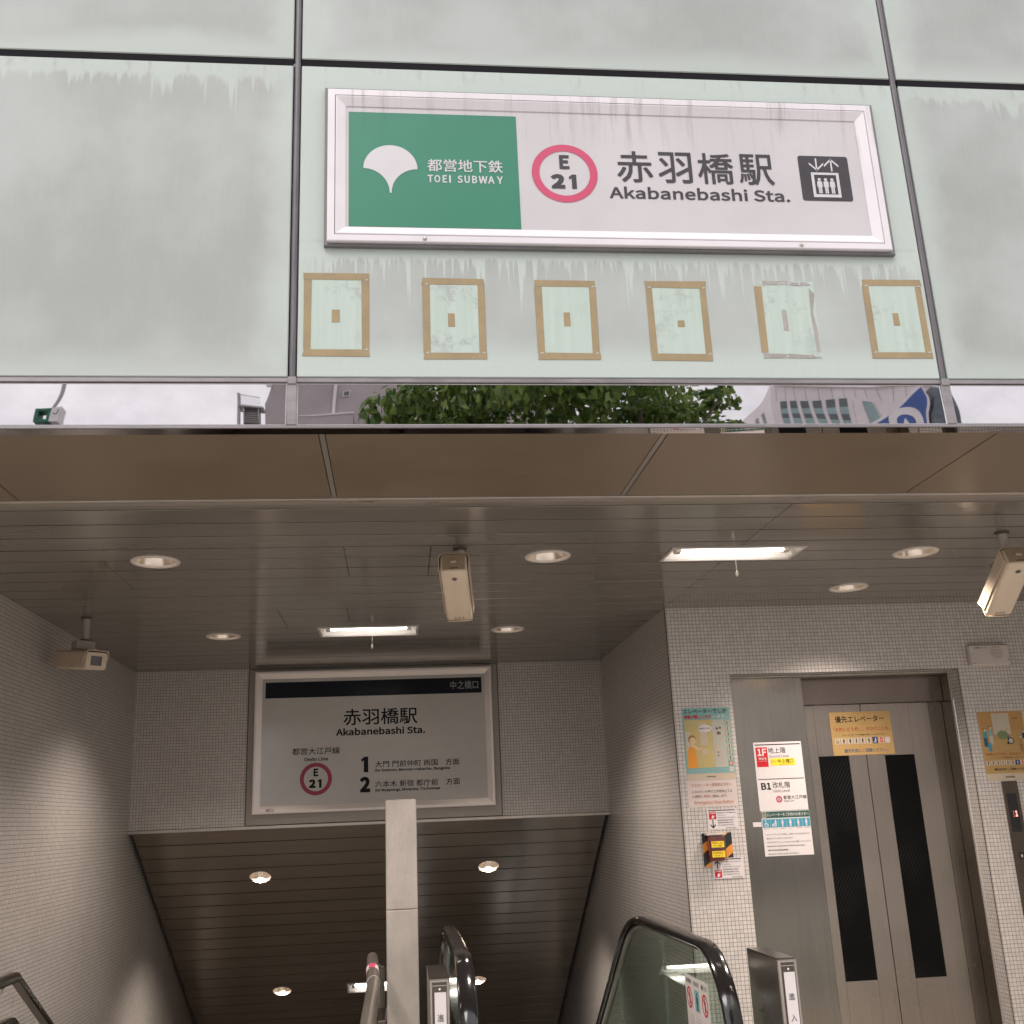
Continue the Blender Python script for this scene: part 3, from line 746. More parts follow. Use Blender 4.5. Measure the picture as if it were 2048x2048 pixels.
cut(co, c); cut(jo, c2); jo.parent = ce; jo.location = (0, -5, -ZC)
co.data.shade_smooth(); co.data.set_sharp_from_angle(angle=R_(32))
co.parent = ce; co.location = (0, -5, -ZC)
p = MB(); p.box((XL, 3.92, ZC + .14), (5.0, YB, ZC + .15), 'void'); o = p.build('ceiling_backing'); o.parent = ce; o.location = (0, -5, -ZC)

# ================================================================ walls
def wall(name, label, mb):
    o = mb.build(name, smooth=False); return struct(o, label, 'wall')
p = MB(); p.box((XL - .15, 3.1, -4.5), (XL, 15, ZC + .1), 'tile'); wall('tiled_wall', 'mosaic tiled wall on the left of the stairs', p)
p = MB(); p.box((XL + .0005, YB, ZS + .02), (-1.161, YB + .12, ZC + .1), 'tile'); p.box((.796, YB, ZS + .02), (XR - .0005, YB + .12, ZC + .1), 'tile'); p.box((-1.16, YB + .02, ZS + .02), (.795, YB + .12, ZC + .1), 'void')
wall('tiled_wall', 'mosaic tiled end wall carrying the platform direction sign', p)
p = MB(); p.box((XR, YW + .004, -4.5), (XR + .15, 15, ZC + .1), 'tile'); wall('tiled_wall', 'mosaic tiled side wall right of the escalator', p)
p = MB()
p.box((XR + .004, YW, -.02), (2.012, YW + .106, ZC + .1), 'tile'); p.box((3.474, YW, -.02), (5.0, YW + .106, ZC + .1), 'tile'); p.box((2.012, YW, 2.285), (3.474, YW + .106, ZC + .1), 'tile')
wall('tiled_wall', 'mosaic tiled wall around the elevator opening', p)
p = MB(); p.box((5.0, 3.1, -.02), (5.15, YW + .3, ZC + .1), 'tile'); p.box((5.0, 3.05, -.02), (8, 3.1, ZC + .15), 'tile'); wall('tiled_wall', 'tiled return wall at the far right of the entrance', p)
p = MB(); p.box((-6, 3.05, -.02), (XL, 3.1, ZC + .15), 'tile'); wall('tiled_wall', 'tiled pier at the far left of the entrance', p)
p = MB(); p.box((XR - .004, YW - .002, 0), (XR + .0035, YW + .0035, ZC), 'trim_dark', .001); 
tag(p.build('corner_trim'), 'thin dark metal edging on the tiled corner left of the elevator', 'trim')

# ================================================================ sloped ceiling over the escalator
sl = thing('sloped_ceiling', 'dark brown slatted ceiling sloping down over the escalator and stairs', 'ceiling', loc=(0, YB, ZS))
MXS = Matrix.Translation((0, YB, ZS)) @ Euler((-TH, 0, 0)).to_matrix().to_4x4()    # local y runs down the slope
SL = [(-1.1145, 8.853, 1.134), (-1.1135, 10.63, .034), (.722, 8.85, 1.135), (.7225, 10.64, .030)]
inv = MXS.inverted()
SLl = [inv @ Vector(q) for q in SL]
F3 = (-.512, .130, 2.715, 2.925)
p = MB()
y = .006
while y < 7.6:
    y1 = y + .179
    mx_ = Matrix.Translation((0, (y + y1) / 2, 0)) @ Euler((R_(random.uniform(-.4, .4)), 0, 0)).to_matrix().to_4x4() @ Matrix.Translation((0, -(y + y1) / 2, 0))
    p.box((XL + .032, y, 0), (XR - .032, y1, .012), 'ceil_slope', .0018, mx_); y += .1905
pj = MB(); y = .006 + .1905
while y < 7.6: pj.box((XL + .032, y - .0116, .0035), (XR - .032, y + .0001, .011), 'groove_shade'); y += .1905
oj = pj.build('groove_shade_strips', smooth=False)
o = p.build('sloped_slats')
c = MB()
for q in SLl: c.lathe([(.086, -.05), (.086, .05)], 'ceil_slope', Matrix.Translation((q.x, q.y, 0)), 36); c.f += [tuple(range(len(c.v) - 72 + 35, len(c.v) - 73, -1)), tuple(range(len(c.v) - 36, len(c.v)))]; c.mi += [0, 0]
c.box((F3[0] + .012, F3[2] + .01, -.05), (F3[1] - .012, F3[3] - .01, .05), 'ceil_slope')
c2 = MB(); c2.v = list(c.v); c2.f = list(c.f); c2.mi = list(c.mi); c2.mats = list(c.mats)
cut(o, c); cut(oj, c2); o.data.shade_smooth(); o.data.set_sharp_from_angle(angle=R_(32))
o.matrix_world = MXS
def slope_parent(o): 
    o.parent = sl; o.location = (0, 0, 0); o.rotation_euler = (-TH, 0, 0)
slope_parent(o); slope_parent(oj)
p = MB(); p.box((XL, 0, .15), (XR, 7.6, .16), 'void'); o = p.build('slope_backing'); slope_parent(o)
p = MB(); p.box((XL + .001, -.012, -.006), (XR - .001, .004, .018), 'trim_lite', .003, Euler((TH, 0, 0)).to_matrix().to_4x4()); o = p.build('edge_bead'); slope_parent(o)

# ================================================================ downlights
def downlight(loc, lit, label, group, rot=None, r=.1115):
    root = thing('downlight', label, 'downlight', group, loc)
    if rot: root.rotation_euler = rot
    k = r / .1115
    p = MB(); p.lathe([(.093 * k, .004), (.093 * k, -.004), (.098 * k, -.0075), (.108 * k, -.0065), (.1115 * k, -.001), (.1115 * k, -.0004)], 'lamp_ring', None, 44); o = p.build('trim_ring'); o.parent = root
    p = MB(); p.lathe([(.0925 * k, .004), (.086 * k, .03), (.072 * k, .065), (.05 * k, .095), (.02 * k, .105), (.0005, .106)], 'lamp_refl', None, 44); o = p.build('reflector'); o.parent = root
    p = MB()
    if lit: p.lathe([(.043 * k, .092), (.045 * k, .083), (.036 * k, .072), (.018 * k, .066), (.0003, .0645)], 'bulb_lit', None, 24)
    else: p.lathe([(.03 * k, .098), (.034 * k, .078), (.03 * k, .06), (.015 * k, .05), (.0003, .048)], 'bulb_dim', None, 24)
    o = p.build('bulb'); o.parent = root
    ld = bpy.data.lights.new('downlight_beam', 'SPOT'); ld.energy = 74 if lit else 78; ld.spot_size = R_(120); ld.spot_blend = 1.0; ld.shadow_soft_size = .06; ld.color = (1, .88, .79)
    lo = bpy.data.objects.new('downlight_beam', ld); COL.objects.link(lo); lo.parent = root; lo.location = (0, 0, -.02)
    if rot: lo.rotation_euler = (-rot[0], 0, 0)
    return root
labs = ['round downlight at the front left of the slatted ceiling', 'round downlight between the middle camera and the lit tube lamp', 'round downlight near the right hand camera',
        'round downlight in the ceiling above the elevator', 'round downlight left of the platform direction sign', 'round downlight right of the platform direction sign']
d0 = downlight((LY[0][0], LY[0][1], ZC), False, labs[0], 'downlights in the slatted ceiling')
for (x, y), lb in zip(LY[1:], labs[1:]): dup(d0, (x, y, ZC), lb)
labs = ['lit round downlight high on the sloped ceiling, left side', 'lit round downlight low on the sloped ceiling, left side', 'lit round downlight right of the steel column top on the sloped ceiling', 'lit round downlight beside the escalator handrail end on the sloped ceiling']
d1 = downlight(SL[0], True, labs[0], 'downlights in the sloped ceiling', (-TH, 0, 0), .098)
for q, lb in zip(SL[1:], labs[1:]): dup(d1, q, lb)

# ================================================================ fluorescent lamps
def tube_lamp(name, rect, mx, label, cord=True):
    a0, a1, b0, b1 = rect; cx, cyy = (a0 + a1) / 2, (b0 + b1) / 2
    root = thing('fluorescent_lamp', label, 'ceiling lamp', 'recessed fluorescent lamps', mx @ Vector((cx, cyy, 0)))
    rot = mx.to_euler(); root.rotation_euler = rot
    hx, hy = (a1 - a0) / 2, (b1 - b0) / 2
    p = MB(); Fd = lambda a, b, d=0: Vector((a, b, -d))
    p.mitre(-hx, hx, -hy, hy, [(0, .0004), (.001, .006), (.014, .006), (.016, -.004)], Fd, 'tray_grey'); o = p.build('rim', smooth=False); o.parent = root
    p = MB(); p.mitre(-hx, hx, -hy, hy, [(.016, -.003), (.05, -.05)], Fd, 'tray'); p.poly([(-hx + .05, -hy + .05, .05), (hx - .05, -hy + .05, .05), (hx - .05, hy - .05, .05), (-hx + .05, hy - .05, .05)], 'tray'); o = p.build('tray', smooth=False); o.parent = root
    p = MB(); p.tube([(-hx + .075, .0, .024), (hx - .075, .0, .024)], .016, 'tube', 14); o = p.build('tube'); o.parent = root
    for s in (-1, 1):
        p = MB(); p.box((s * (hx - .06) - .016, -.022, .004), (s * (hx - .06) + .016, .022, .049), 'tray_grey', .004); o = p.build('tube_holder'); o.parent = root
    if cord:
        p = MB(); p.tube([(.02, .02, .03), (.02, .02, -.085)], .0011, 'tray', 6); p.lathe([(.0005, -.083), (.006, -.088), (.0075, -.1), (.005, -.11), (.0005, -.112)], 'lamp_ring', Matrix.Translation((.02, .02, 0)), 12); o = p.build('pull_cord'); o.parent = root
    return root
IDC = Matrix.Translation((0, 0, ZC))
tube_lamp('f', F1, IDC, 'lit fluorescent lamp with pull cord in the ceiling above the elevator lobby')
tube_lamp('f', F2, IDC, 'lit fluorescent lamp with pull cord in front of the platform direction sign')
tube_lamp('f', F3, MXS, 'lit fluorescent lamp on the sloped ceiling, partly behind the steel column', False)

# ================================================================ security cameras
def camera_unit(mount, centre, yawd, pitch, label, front_view=False, stalk_r=.021):
    root = thing('security_camera', label, 'security camera', 'security cameras under the ceiling', mount)
    mt = Vector(mount)
    A = Matrix.Translation(Vector(centre) - mt) @ Euler((R_(pitch), 0, R_(-yawd)), 'XYZ').to_matrix().to_4x4()     # local +y = lens direction, z up, origin = centre of the underside
    W2, Hh, L0, L1 = .061, .098, -.205, .185
    # housing
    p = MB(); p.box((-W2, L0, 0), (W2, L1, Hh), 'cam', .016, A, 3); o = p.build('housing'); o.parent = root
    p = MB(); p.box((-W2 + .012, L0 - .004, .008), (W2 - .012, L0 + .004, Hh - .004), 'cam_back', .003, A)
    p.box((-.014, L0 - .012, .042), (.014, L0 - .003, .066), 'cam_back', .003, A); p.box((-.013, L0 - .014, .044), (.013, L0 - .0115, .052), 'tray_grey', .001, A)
    p.box((-.018, L0 - .008, .014), (.018, L0 - .003, .019), 'trim_dark', .001, A); o = p.build('rear_cover'); o.parent = root
    # sunshield: thin cap over top and sides, reaching past the front
    p = MB(); sw = W2 + .007; fr = L1 + .028; zb = .026
    prof = [(-sw, zb), (-sw, Hh - .004), (-sw + .012, Hh + .009), (sw - .012, Hh + .009), (sw, Hh - .004), (sw, zb)]
    pin = [(-sw + .003, zb), (-sw + .003, Hh - .006), (-sw + .014, Hh + .006), (sw - .014, Hh + .006), (sw - .003, Hh - .006), (sw - .003, zb)]
    vs_ = []
    for yv, slant in ((L0 + .005, 0), (fr, .05)):
        for a, b in prof + pin: vs_.append(A @ Vector((a, yv - (slant * (1 - (b - zb) / Hh) if slant else 0), b)))
    fs = []
    for i in range(5): fs += [(i, i + 1, 12 + i + 1, 12 + i), (6 + i + 1, 6 + i, 18 + i, 18 + i + 1), (12 + i, 12 + i + 1, 18 + i + 1, 18 + i), (i + 1, i, 6 + i, 6 + i + 1)]
    fs += [(0, 12, 18, 6), (5, 11, 23, 17)]
    p.add(vs_, fs, 'cam'); o = p.build('sunshield', smooth=False); o.parent = root
    # front plate with window
    p = MB(); Ff = lambda a, b, d=0: A @ Vector((-a, L1 + .001 + d, b))
    p.rrect(-W2 + .002, W2 - .002, .002, Hh - .002, .016, Ff, 0, .006, 'cam'); o = p.build('front_plate'); o.parent = root
    p = MB(); p.mitre(-.031, .031, .024, .076, [(0, .0062), (0, .0075), (.003, .0075), (.004, .0066)], Ff, 'trim_dark'); p.rect(-.0275, .0275, .0275, .0725, Ff, .0068, 'lens', .0005); o = p.build('window', smooth=False); o.parent = root
    # underside: screw cap, drain slot and holes, seam
    p = MB(); Fu = lambda a, b, d=0: A @ Vector((a, b, -d))
    p.disc(0, L0 + .055, .0135, Fu, .0012, 'cam_grey', 20); p.disc(0, L0 + .055, .011, Fu, .0018, 'trim_dark', 20)
    o = p.build('screw_cap'); o.parent = root
    p = MB(); p.rect(-.024, .024, L1 - .027, L1 - .0235, Fu, .0008, 'black', .0005)
    for q in (-.019, 0, .019):
        for yy in (-.034, -.017): p.disc(q, L1 + yy, .0022, Fu, .0008, 'trim_dark', 8)
    o = p.build('drain_slot'); o.parent = root
    # mount: flange, stalk, bracket block
    p = MB(); p.lathe([(.034, -.0005), (.034, -.004), (.026, -.007), (stalk_r, -.009)], 'trim_dark', None, 24); o = p.build('ceiling_flange'); o.parent = root
    top = A @ Vector((0, -.01, Hh + .012))
    zend = top.z + .052
    p = MB(); p.lathe([(stalk_r, -.004), (stalk_r, zend), (stalk_r * .8, zend - .001), (.0005, zend - .001)], 'cam_grey', None, 20); p.lathe([(stalk_r * 1.25, zend + .012), (stalk_r * 1.25, zend + .004)], 'trim_dark', None, 20); o = p.build('stalk'); o.parent = root
    p = MB(); B = Matrix.Translation((top.x * .5, top.y * .5, zend - .022)) @ Euler((0, 0, R_(-yawd))).to_matrix().to_4x4()
    p.box((-.055, -.035, -.03), (.055, .035, .022), 'cam_grey', .004, B)
    for q in (-.02, .012):
        p.box((-.0562, q - .006, -.012), (-.0549, q + .006, .008), 'trim_dark', .0004, B)
    o = p.build('bracket'); o.parent = root
    return root
camera_unit((.292, 4.583, ZC), (.272, 4.583, 2.468), 7, -23, 'cream security camera hanging in the middle, seen from behind and below')
camera_unit((-1.775, 6.03, ZC), (-1.785, 6.00, 2.40), 139, -8, 'cream security camera by the left wall, its dark lens window facing out')
camera_unit((2.842, 4.42, ZC), (2.862, 4.475, 2.425), 10, -27, 'cream security camera at the right edge of the view, cut by the frame')

# ================================================================ direction sign on the end wall
hs = thing('direction_sign', 'large grey platform direction sign in a metal frame on the end wall', 'sign', loc=(-.18, YB, 2.1))
def hch(mb, name, **k):
    o = mb.build(name, **k); o.parent = hs; o.location = (.18, -YB, -2.1); return o
FH = FY(YB)
p = MB(); p.box((-1.158, YB - .004, ZS + .022), (.793, YB + .02, ZC - .002), 'recess', .002); hch(p, 'surround_panel')
p = MB()
for x in (-1.160, .7945):
    p = MB(); p.box((x - .004, YB - .008, ZS + .022), (x + .004, YB - .002, ZC - .001), 'trim_dark', .001); hch(p, 'surround_edge')
FHs = FY(YB - .05)
p = MB(); p.mitre(-1.108, .742, 1.597, 2.674, [(0, -.045), (0, 0), (.004, .004), (.02, .004), (.058, -.012), (.060, -.016)], FHs, 'hall_frame'); hch(p, 'frame', smooth=False)
p = MB(); p.rect(-1.052, .686, 1.652, 2.618, FHs, -.014, 'hall_face', .004); hch(p, 'sign_face')
p = MB(); p.rect(-1.027, .662, 2.465, 2.588, FHs, -.0125, 'hall_bar', .001); hch(p, 'header_bar')
p = MB(); d = -.0120
p.text('中之橋口', FHs, (.413, .636, 2.498, 2.561), -.0105, 'hall_white', 0)
p.text('赤羽橋駅', FHs, (-.425, .149, 2.240, 2.366), d, 'black_ink', .017)
p.text('Akabanebashi Sta.', FHs, (-.483, .208, 2.162, 2.219), d, 'black_ink', .012)
p.text('都営大江戸線', FHs, (-.815, -.452, 2.027, 2.079), d, 'black_ink', .012); p.text('Oedo Line', FHs, (-.723, -.541, 1.979, 2.006), d, 'black_ink', .012)
p.text('E', FHs, (-.651, -.614, 1.863, 1.921), d, 'black_ink', .018); p.text('2', FHs, (-.687, -.634, 1.777, 1.841), d, 'black_ink', .026); digit_one(p, FHs, -.619, -.590, 1.777, 1.840, d, 'black_ink')
digit_one(p, FHs, -.288, -.235, 1.880, 1.997, d, 'black_ink'); p.text('2', FHs, (-.301, -.221, 1.730, 1.847), d, 'black_ink', .024)
for i, (t1, t2, x2) in enumerate((('大門 門前仲町 両国', 'for Daimon, Monzen-nakacho, Ryogoku', .395), ('六本木 新宿 都庁前', 'for Roppongi, Shinjuku, Tochomae', .315))):
    z = 1.913 - .149 * i
    p.text(t1, FHs, (-.182, .300, z, z + .048), d, 'black_ink', .008); p.text('方面', FHs, (.362, .469, z, z + .048), d, 'black_ink', .008)
    p.text(t2, FHs, (-.182, x2, z - .037, z - .010), d, 'black_ink', .012)
hch(p, 'lettering', smooth=False)
p = MB(); p.ring(-.6325, 1.8435, .091, .1215, FHs, d, 'magenta_dark'); hch(p, 'line_ring')
p = MB(); p.rect(-1.005, -.94, 1.612, 1.636, FHs, .0052, 'paper_white'); p.text('注意', FHs, (-1.0, -.98, 1.616, 1.632), .0056, 'red_text', .02); hch(p, 'small_sticker')

# ================================================================ elevator
ev = thing('elevator', 'stainless steel elevator entrance with dark windowed double doors', 'elevator', loc=(2.75, YW + .15, 0))
def ech(mb, name, parent=None, **k):
    o = mb.build(name, **k)
    o.parent = parent or ev
    o.location = (-2.75, -YW - .15, 0) if not parent else (0, 0, 0)
    return o
YP = YW + .108; YD = YW + .232; XJ = 3.462; YH = YW + .205
p = MB(); p.box((2.014, YP, 0), (2.50, YP + .10, 2.272), 'steel_panel', .002); ech(p, 'side_panel')
p = MB(); p.box((2.5005, YH, 2.105), (XJ - .001, YH + .08, 2.272), 'steel_dark', .002); ech(p, 'header')
p = MB(); p.box((2.013, YP - .004, 2.2725), (3.472, YP + .2, 2.2835), 'trim_lite', .002); p.box((XJ + .0005, YP - .004, 0), (3.4725, YP + .002, 2.272), 'trim_lite', .001); ech(p, 'frame_bead')
p = MB(); p.box((XJ, YP + .0025, 0), (3.472, YD + .06, 2.272), 'steel_jamb', .001); p.box((3.372, YD + .002, 0), (XJ - .0005, YD + .05, 2.104), 'steel_jamb', .002); ech(p, 'jamb')
p = MB(); p.box((2.004, YW - .0015, 2.2815), (3.481, YW + .004, 2.2845), 'trim_dark'); p.box((3.4715, YW - .0015, 0), (3.4755, YW + .003, 2.281), 'trim_dark'); ech(p, 'opening_edge')
for (a, b, wa, wb, z0, z1) in ((2.462, 2.914, 2.605, 2.800, .492, 1.789), (2.917, 3.369, 3.036, 3.230, .489, 1.783)):
    p = MB(); Fd = FY(YD)
    p.box((a, YD, .01), (wa, YD + .035, 2.104), 'steel_door', .0015); p.box((wb, YD, .01), (b, YD + .035, 2.104), 'steel_door', .0015)
    p.box((wa, YD + .0005, .01), (wb, YD + .035, z0), 'steel_door'); p.box((wa, YD + .0005, z1), (wb, YD + .035, 2.1035), 'steel_door')
    lf = ech(p, 'door_leaf')
    p = MB(); p.box((wa + .0005, YD + .004, z0 + .0005), (wb - .0005, YD + .012, z1 - .0005), 'wired'); ech(p, 'window', lf)
p = MB(); p.box((2.40, YD + .037, 0), (3.40, YD + .06, 2.2), 'void'); p.box((2.2, YP + .101, 0), (2.5, YD + .06, 2.2), 'void'); ech(p, 'shaft_backing', smooth=False)
p = MB(); p.box((2.014, YW + .108, -.01), (3.472, YD + .05, .006), 'steel', .001); ech(p, 'threshold')

# ================================================================ notices and fittings around the elevator
def notice(name, label, cat, pos, group=None): return thing(name, label, cat, group, pos)
def sub(root, mb, name, smooth=False):
    o = mb.build(name, smooth=smooth); o.parent = root; o.location = -root.location; return o
def lines(mb, F, a0, b0, dz, hgt, d, mat, items, bold=.0):
    for i, (t_, wd) in enumerate(items): mb.text(t_, F, (a0, a0 + wd, b0 - dz * i, b0 - dz * i + hgt), d, mat, bold)
FW = FY(YW)
# teal elevator courtesy poster
r = notice('poster', 'teal bordered poster with a cartoon woman in an orange dress', 'poster', (1.838, YW, 1.88))
p = MB(); p.rect(1.690, 1.985, 1.668, 2.089, FW, .0012, 'cream', .001); sub(r, p, 'sheet')
p = MB(); p.rect(1.691, 1.984, 1.706, 2.0885, FW, .002, 'teal', .0006)
p.rect(1.700, 1.948, 1.738, 2.018, FW, .0026, 'yellow', .0005); p.rect(1.868, 1.948, 1.738, 2.018, FW, .003, 'grey_print', .0004)
p.rect(1.790, 1.836, 1.868, 2.0, FW, .003, 'cream', .0004); p.rect(1.700, 1.735, 1.84, 1.95, FW, .003, 'cream', .0004)
p.plate([(1.702, 1.738), (1.764, 1.738), (1.758, 1.82), (1.750, 1.862), (1.718, 1.862), (1.708, 1.82)], FW, .003, .0034, 'orange2')
p.plate([(1.744, 1.858), (1.775, 1.838), (1.800, 1.846), (1.800, 1.853), (1.776, 1.850), (1.752, 1.872)], FW, .0034, .0038, 'skin')
p.disc(1.740, 1.905, .024, FW, .0038, 'brown_print', 22); p.disc(1.744, 1.897, .019, FW, .0044, 'skin', 22); p.rect(1.734, 1.748, 1.858, 1.882, FW, .0042, 'skin', .0003)
for x in (1.740, 1.752): p.disc(x, 1.897, .0017, FW, .005, 'ink', 8, .0003)
p.rect(1.795, 1.828, 1.816, 1.848, FW, .0036, 'cream', .0004)
p.disc(1.825, 1.966, .042, FW, .0036, 'paper_white', 26, .0004, .021); p.text('お先にどうぞ。', FW, (1.790, 1.860, 1.960, 1.972), .0042, 'ink', .02)
arrow(p, 1.898, 1.957, 1.975, False, FW, .0038, 'ink', .003, .008); arrow(p, 1.917, 1.957, 1.975, True, FW, .0038, 'ink', .003, .008)
p.rect(1.893, 1.922, 1.922, 1.952, FW, .0036, 'cream', .0004)
for i in range(3): p.person(1.9 + .0075 * i, 1.926, .021, FW, .004, 'ink', 1)
p.rect(1.882, 1.905, 1.79, 1.876, FW, .0036, 'cream', .0004)
for z in (1.805, 1.825): p.ring(1.8935, z, .003, .0055, FW, .004, 'ink', 16)
for i in range(9):
    z = 1.996 - .034 * i
    p.rect(1.953, 1.977, z - .012, z + .014, FW, .0028, 'cream' if i < 7 else ('red_pale' if i == 7 else 'paper_white'), .0004)
    if i in (0,): p.ring(1.964, z - .003, .004, .0062, FW, .0034, 'ink', 18); p.disc(1.963, z + .008, .0025, FW, .0034, 'ink', 10)
    elif i < 7: p.person(1.965, z - .010, .021, FW, .0034, 'ink', .9, i % 2 == 1)
    elif i == 7: p.rect(1.963, 1.967, z - .008, z + .010, FW, .0034, 'paper_white', .0003); p.rect(1.957, 1.973, z - .001, z + .003, FW, .0035, 'paper_white', .0003)
    else: p.ring(1.965, z, .006, .008, FW, .0034, 'red_pale', 18)
sub(r, p, 'illustration')
p = MB(); p.text('エレベーターでしか', FW, (1.700, 1.968, 2.056, 2.082), .0028, 'ink', .03); p.text('移動が難しい方が', FW, (1.703, 1.870, 2.024, 2.047), .0028, 'red', .03); p.text('います。', FW, (1.880, 1.965, 2.026, 2.045), .0028, 'paper_white', .01)
p.text('声かけ・見守り・ゆずり合いのご協力をお願いします', FW, (1.705, 1.930, 1.719, 1.727), .0028, 'cream', .005); p.text('東京都交通局', FW, (1.81, 1.865, 1.682, 1.691), .0018, 'ink_pale', .02)
sub(r, p, 'lettering')
# emergency stop notice
r = notice('notice', 'pale pink paper notice with faded red lines about the emergency stop button', 'notice', (1.834, YW, 1.59))
p = MB(); p.rect(1.685, 1.985, 1.513, 1.666, FW, .0014, 'paper', .0012); sub(r, p, 'sheet')
p = MB(); p.text('エスカレーター非常停止ボタン', FW, (1.712, 1.955, 1.630, 1.649), .0022, 'red_pale', .004)
p.text('このボタンを押すと非常停止する', FW, (1.712, 1.955, 1.593, 1.610), .0022, 'ink_pale', .004); p.text('と同時に', FW, (1.712, 1.776, 1.567, 1.583), .0022, 'ink_pale', .004); p.text('係員に', FW, (1.781, 1.828, 1.567, 1.583), .0022, 'red_pale', .004); p.text('連絡します。', FW, (1.833, 1.925, 1.567, 1.583), .0022, 'ink_pale', .004)
p.text('Emergency Stop Button', FW, (1.722, 1.958, 1.526, 1.549), .0022, 'red_pale', .004); sub(r, p, 'lettering')
# STOP stickers
def stop_sticker(x0, x1, z0, z1, upw, label, d):
    r = notice('sticker', label, 'sticker', ((x0 + x1) / 2, YW, (z0 + z1) / 2), 'white stop button stickers')
    Fw = FY(YW - d); w_ = x1 - x0; h = z1 - z0
    p = MB(); p.rect(x0, x1, z0, z1, Fw, .001, 'paper_white', .0008); sub(r, p, 'sheet')
    p = MB(); p.rect(x0 + .005, x1 - .012, z1 - .009, z1 - .004, Fw, .0016, 'ink')
    sq0, sq1 = (z1 - .056, z1 - .013) if not upw else (z0 + .006, z0 + .049)
    p.rect(x0 + .010, x0 + .052, sq0, sq1, Fw, .0016, 'red'); p.text('STOP', Fw, (x0 + .014, x0 + .048, sq1 - .013, sq1 - .004), .0022, 'paper_white', .02)
    p.plate([(x0 + .022, sq0 + .006), (x0 + .036, sq0 + .004), (x0 + .042, sq0 + .016), (x0 + .039, sq0 + .024), (x0 + .034, sq0 + .018), (x0 + .03, sq0 + .026), (x0 + .026, sq0 + .016)], Fw, .0018, .0022, 'paper_white')
    if upw: arrow(p, x0 + .030, sq1 + .004, z1 - .012, True, Fw, .0016, 'ink', .006, .016)
    else: arrow(p, x0 + .030, z0 + .006, sq0 - .003, False, Fw, .0016, 'ink', .006, .016)
    tx = [('非常の場合は、ボタンを強く押して', .115), ('ください。', .05), ('Push the button in an emergency', .108), ('紧急时请按此按钮停止扶梯运行。', .095), ('緊急時請按此按鈕停止手扶梯。', .095), ('비상시 버튼을 눌러 주십시오', .098)]
    for i, (t_, wd) in enumerate(tx):
        zt = z1 - .024 - .0138 * i
        p.text(t_, Fw, (x0 + .060, x0 + .060 + wd, zt, zt + .0062), .0016, 'ink', .006)
    p.text('東京都交通局', Fw, (x1 - .075, x1 - .012, z0 + .005, z0 + .010), .0016, 'ink_pale', .006)
    sub(r, p, 'lettering')
stop_sticker(1.792, 1.972, 1.386, 1.499, False, 'white stop sticker with an arrow pointing down at the button box', .0)
stop_sticker(1.794, 1.979, 1.114, 1.226, True, 'white stop sticker with an arrow pointing up at the button box', .004)
# emergency stop button box
r = notice('stop_button_box', 'red emergency stop button box on a black and orange striped plate', 'button box', (1.83, YW, 1.28))
p = MB(); p.rect(1.747, 1.925, 1.180, 1.367, FW, .002, 'black', .0018)
def band(z, w_=.05):
    pts = [(1.747, z), (1.747, z + w_), (1.925, z + w_ + .125), (1.925, z + .125)]
    out = []
    # clip the diagonal to the plate
    poly = pts
    for (cond, val, ax) in ((1, 1.180, 1), (-1, 1.367, 1)):
        res = []
        for i in range(len(poly)):
            a, b = poly[i], poly[(i + 1) % len(poly)]; ia = cond * (a[1] - val) >= 0; ib = cond * (b[1] - val) >= 0
            if ia: res.append(a)
            if ia != ib: t = (val - a[1]) / (b[1] - a[1]); res.append((a[0] + (b[0] - a[0]) * t, val))
        poly = res
        if not poly: return
    p.plate(poly, FW, .0021, .0026, 'orange2')
for z in (1.03, 1.13, 1.255): band(z)
sub(r, p, 'striped_plate')
p = MB(); p.box((1.776, YW - .045, 1.213), (1.862, YW - .003, 1.352), 'alarm_red', .006); sub(r, p, 'housing', True)
p = MB(); p.box((1.771, YW - .064, 1.208), (1.867, YW - .046, 1.357), 'clear', .004); sub(r, p, 'clear_cover', True)
p = MB(); p.box((1.760, YW - .055, 1.354), (1.876, YW - .003, 1.366), 'beige_box', .002); sub(r, p, 'hinge')
Fc = FY(YW - .0645)
for z, t1, t2 in ((1.290, '非常のときは', 'カバーを開け'), (1.236, '非常停止', 'ボタン')):
    p = MB(); p.rect(1.782, 1.857, z - .002, z + .032, Fc, .001, 'yellow2', .0008)
    p.text(t1, Fc, (1.788, 1.850, z + .017, z + .028), .0016, 'red_text', .01); p.text(t2, Fc, (1.794, 1.846, z + .002, z + .013), .0016, 'red_text', .01); sub(r, p, 'warning_label')
# floor guide on the stainless side panel
FP = FY(YP)
r = notice('floor_guide', 'white floor guide with red 1F square on the steel panel', 'notice', (2.30, YP, 1.68))
p = MB(); p.rect(2.149, 2.451, 1.477, 1.880, FP, .0012, 'paper_white', .001); sub(r, p, 'sheet')
p = MB(); p.rect(2.158, 2.442, 1.862, 1.868, FP, .002, 'ink'); p.rect(2.158, 2.442, 1.659, 1.663, FP, .002, 'ink')
p.rect(2.161, 2.233, 1.734, 1.850, FP, .002, 'red'); p.text('1F', FP, (2.170, 2.226, 1.799, 1.842), .0027, 'paper_white', .014); p.text('現在地', FP, (2.174, 2.224, 1.776, 1.790), .0027, 'paper_white', .02); p.text('You are here', FP, (2.172, 2.226, 1.766, 1.772), .0027, 'paper_white', .0)
p.text('地上階', FP, (2.238, 2.348, 1.812, 1.848), .002, 'ink', .004); p.text('Ground Level', FP, (2.240, 2.366, 1.787, 1.804), .002, 'ink_pale', .004)
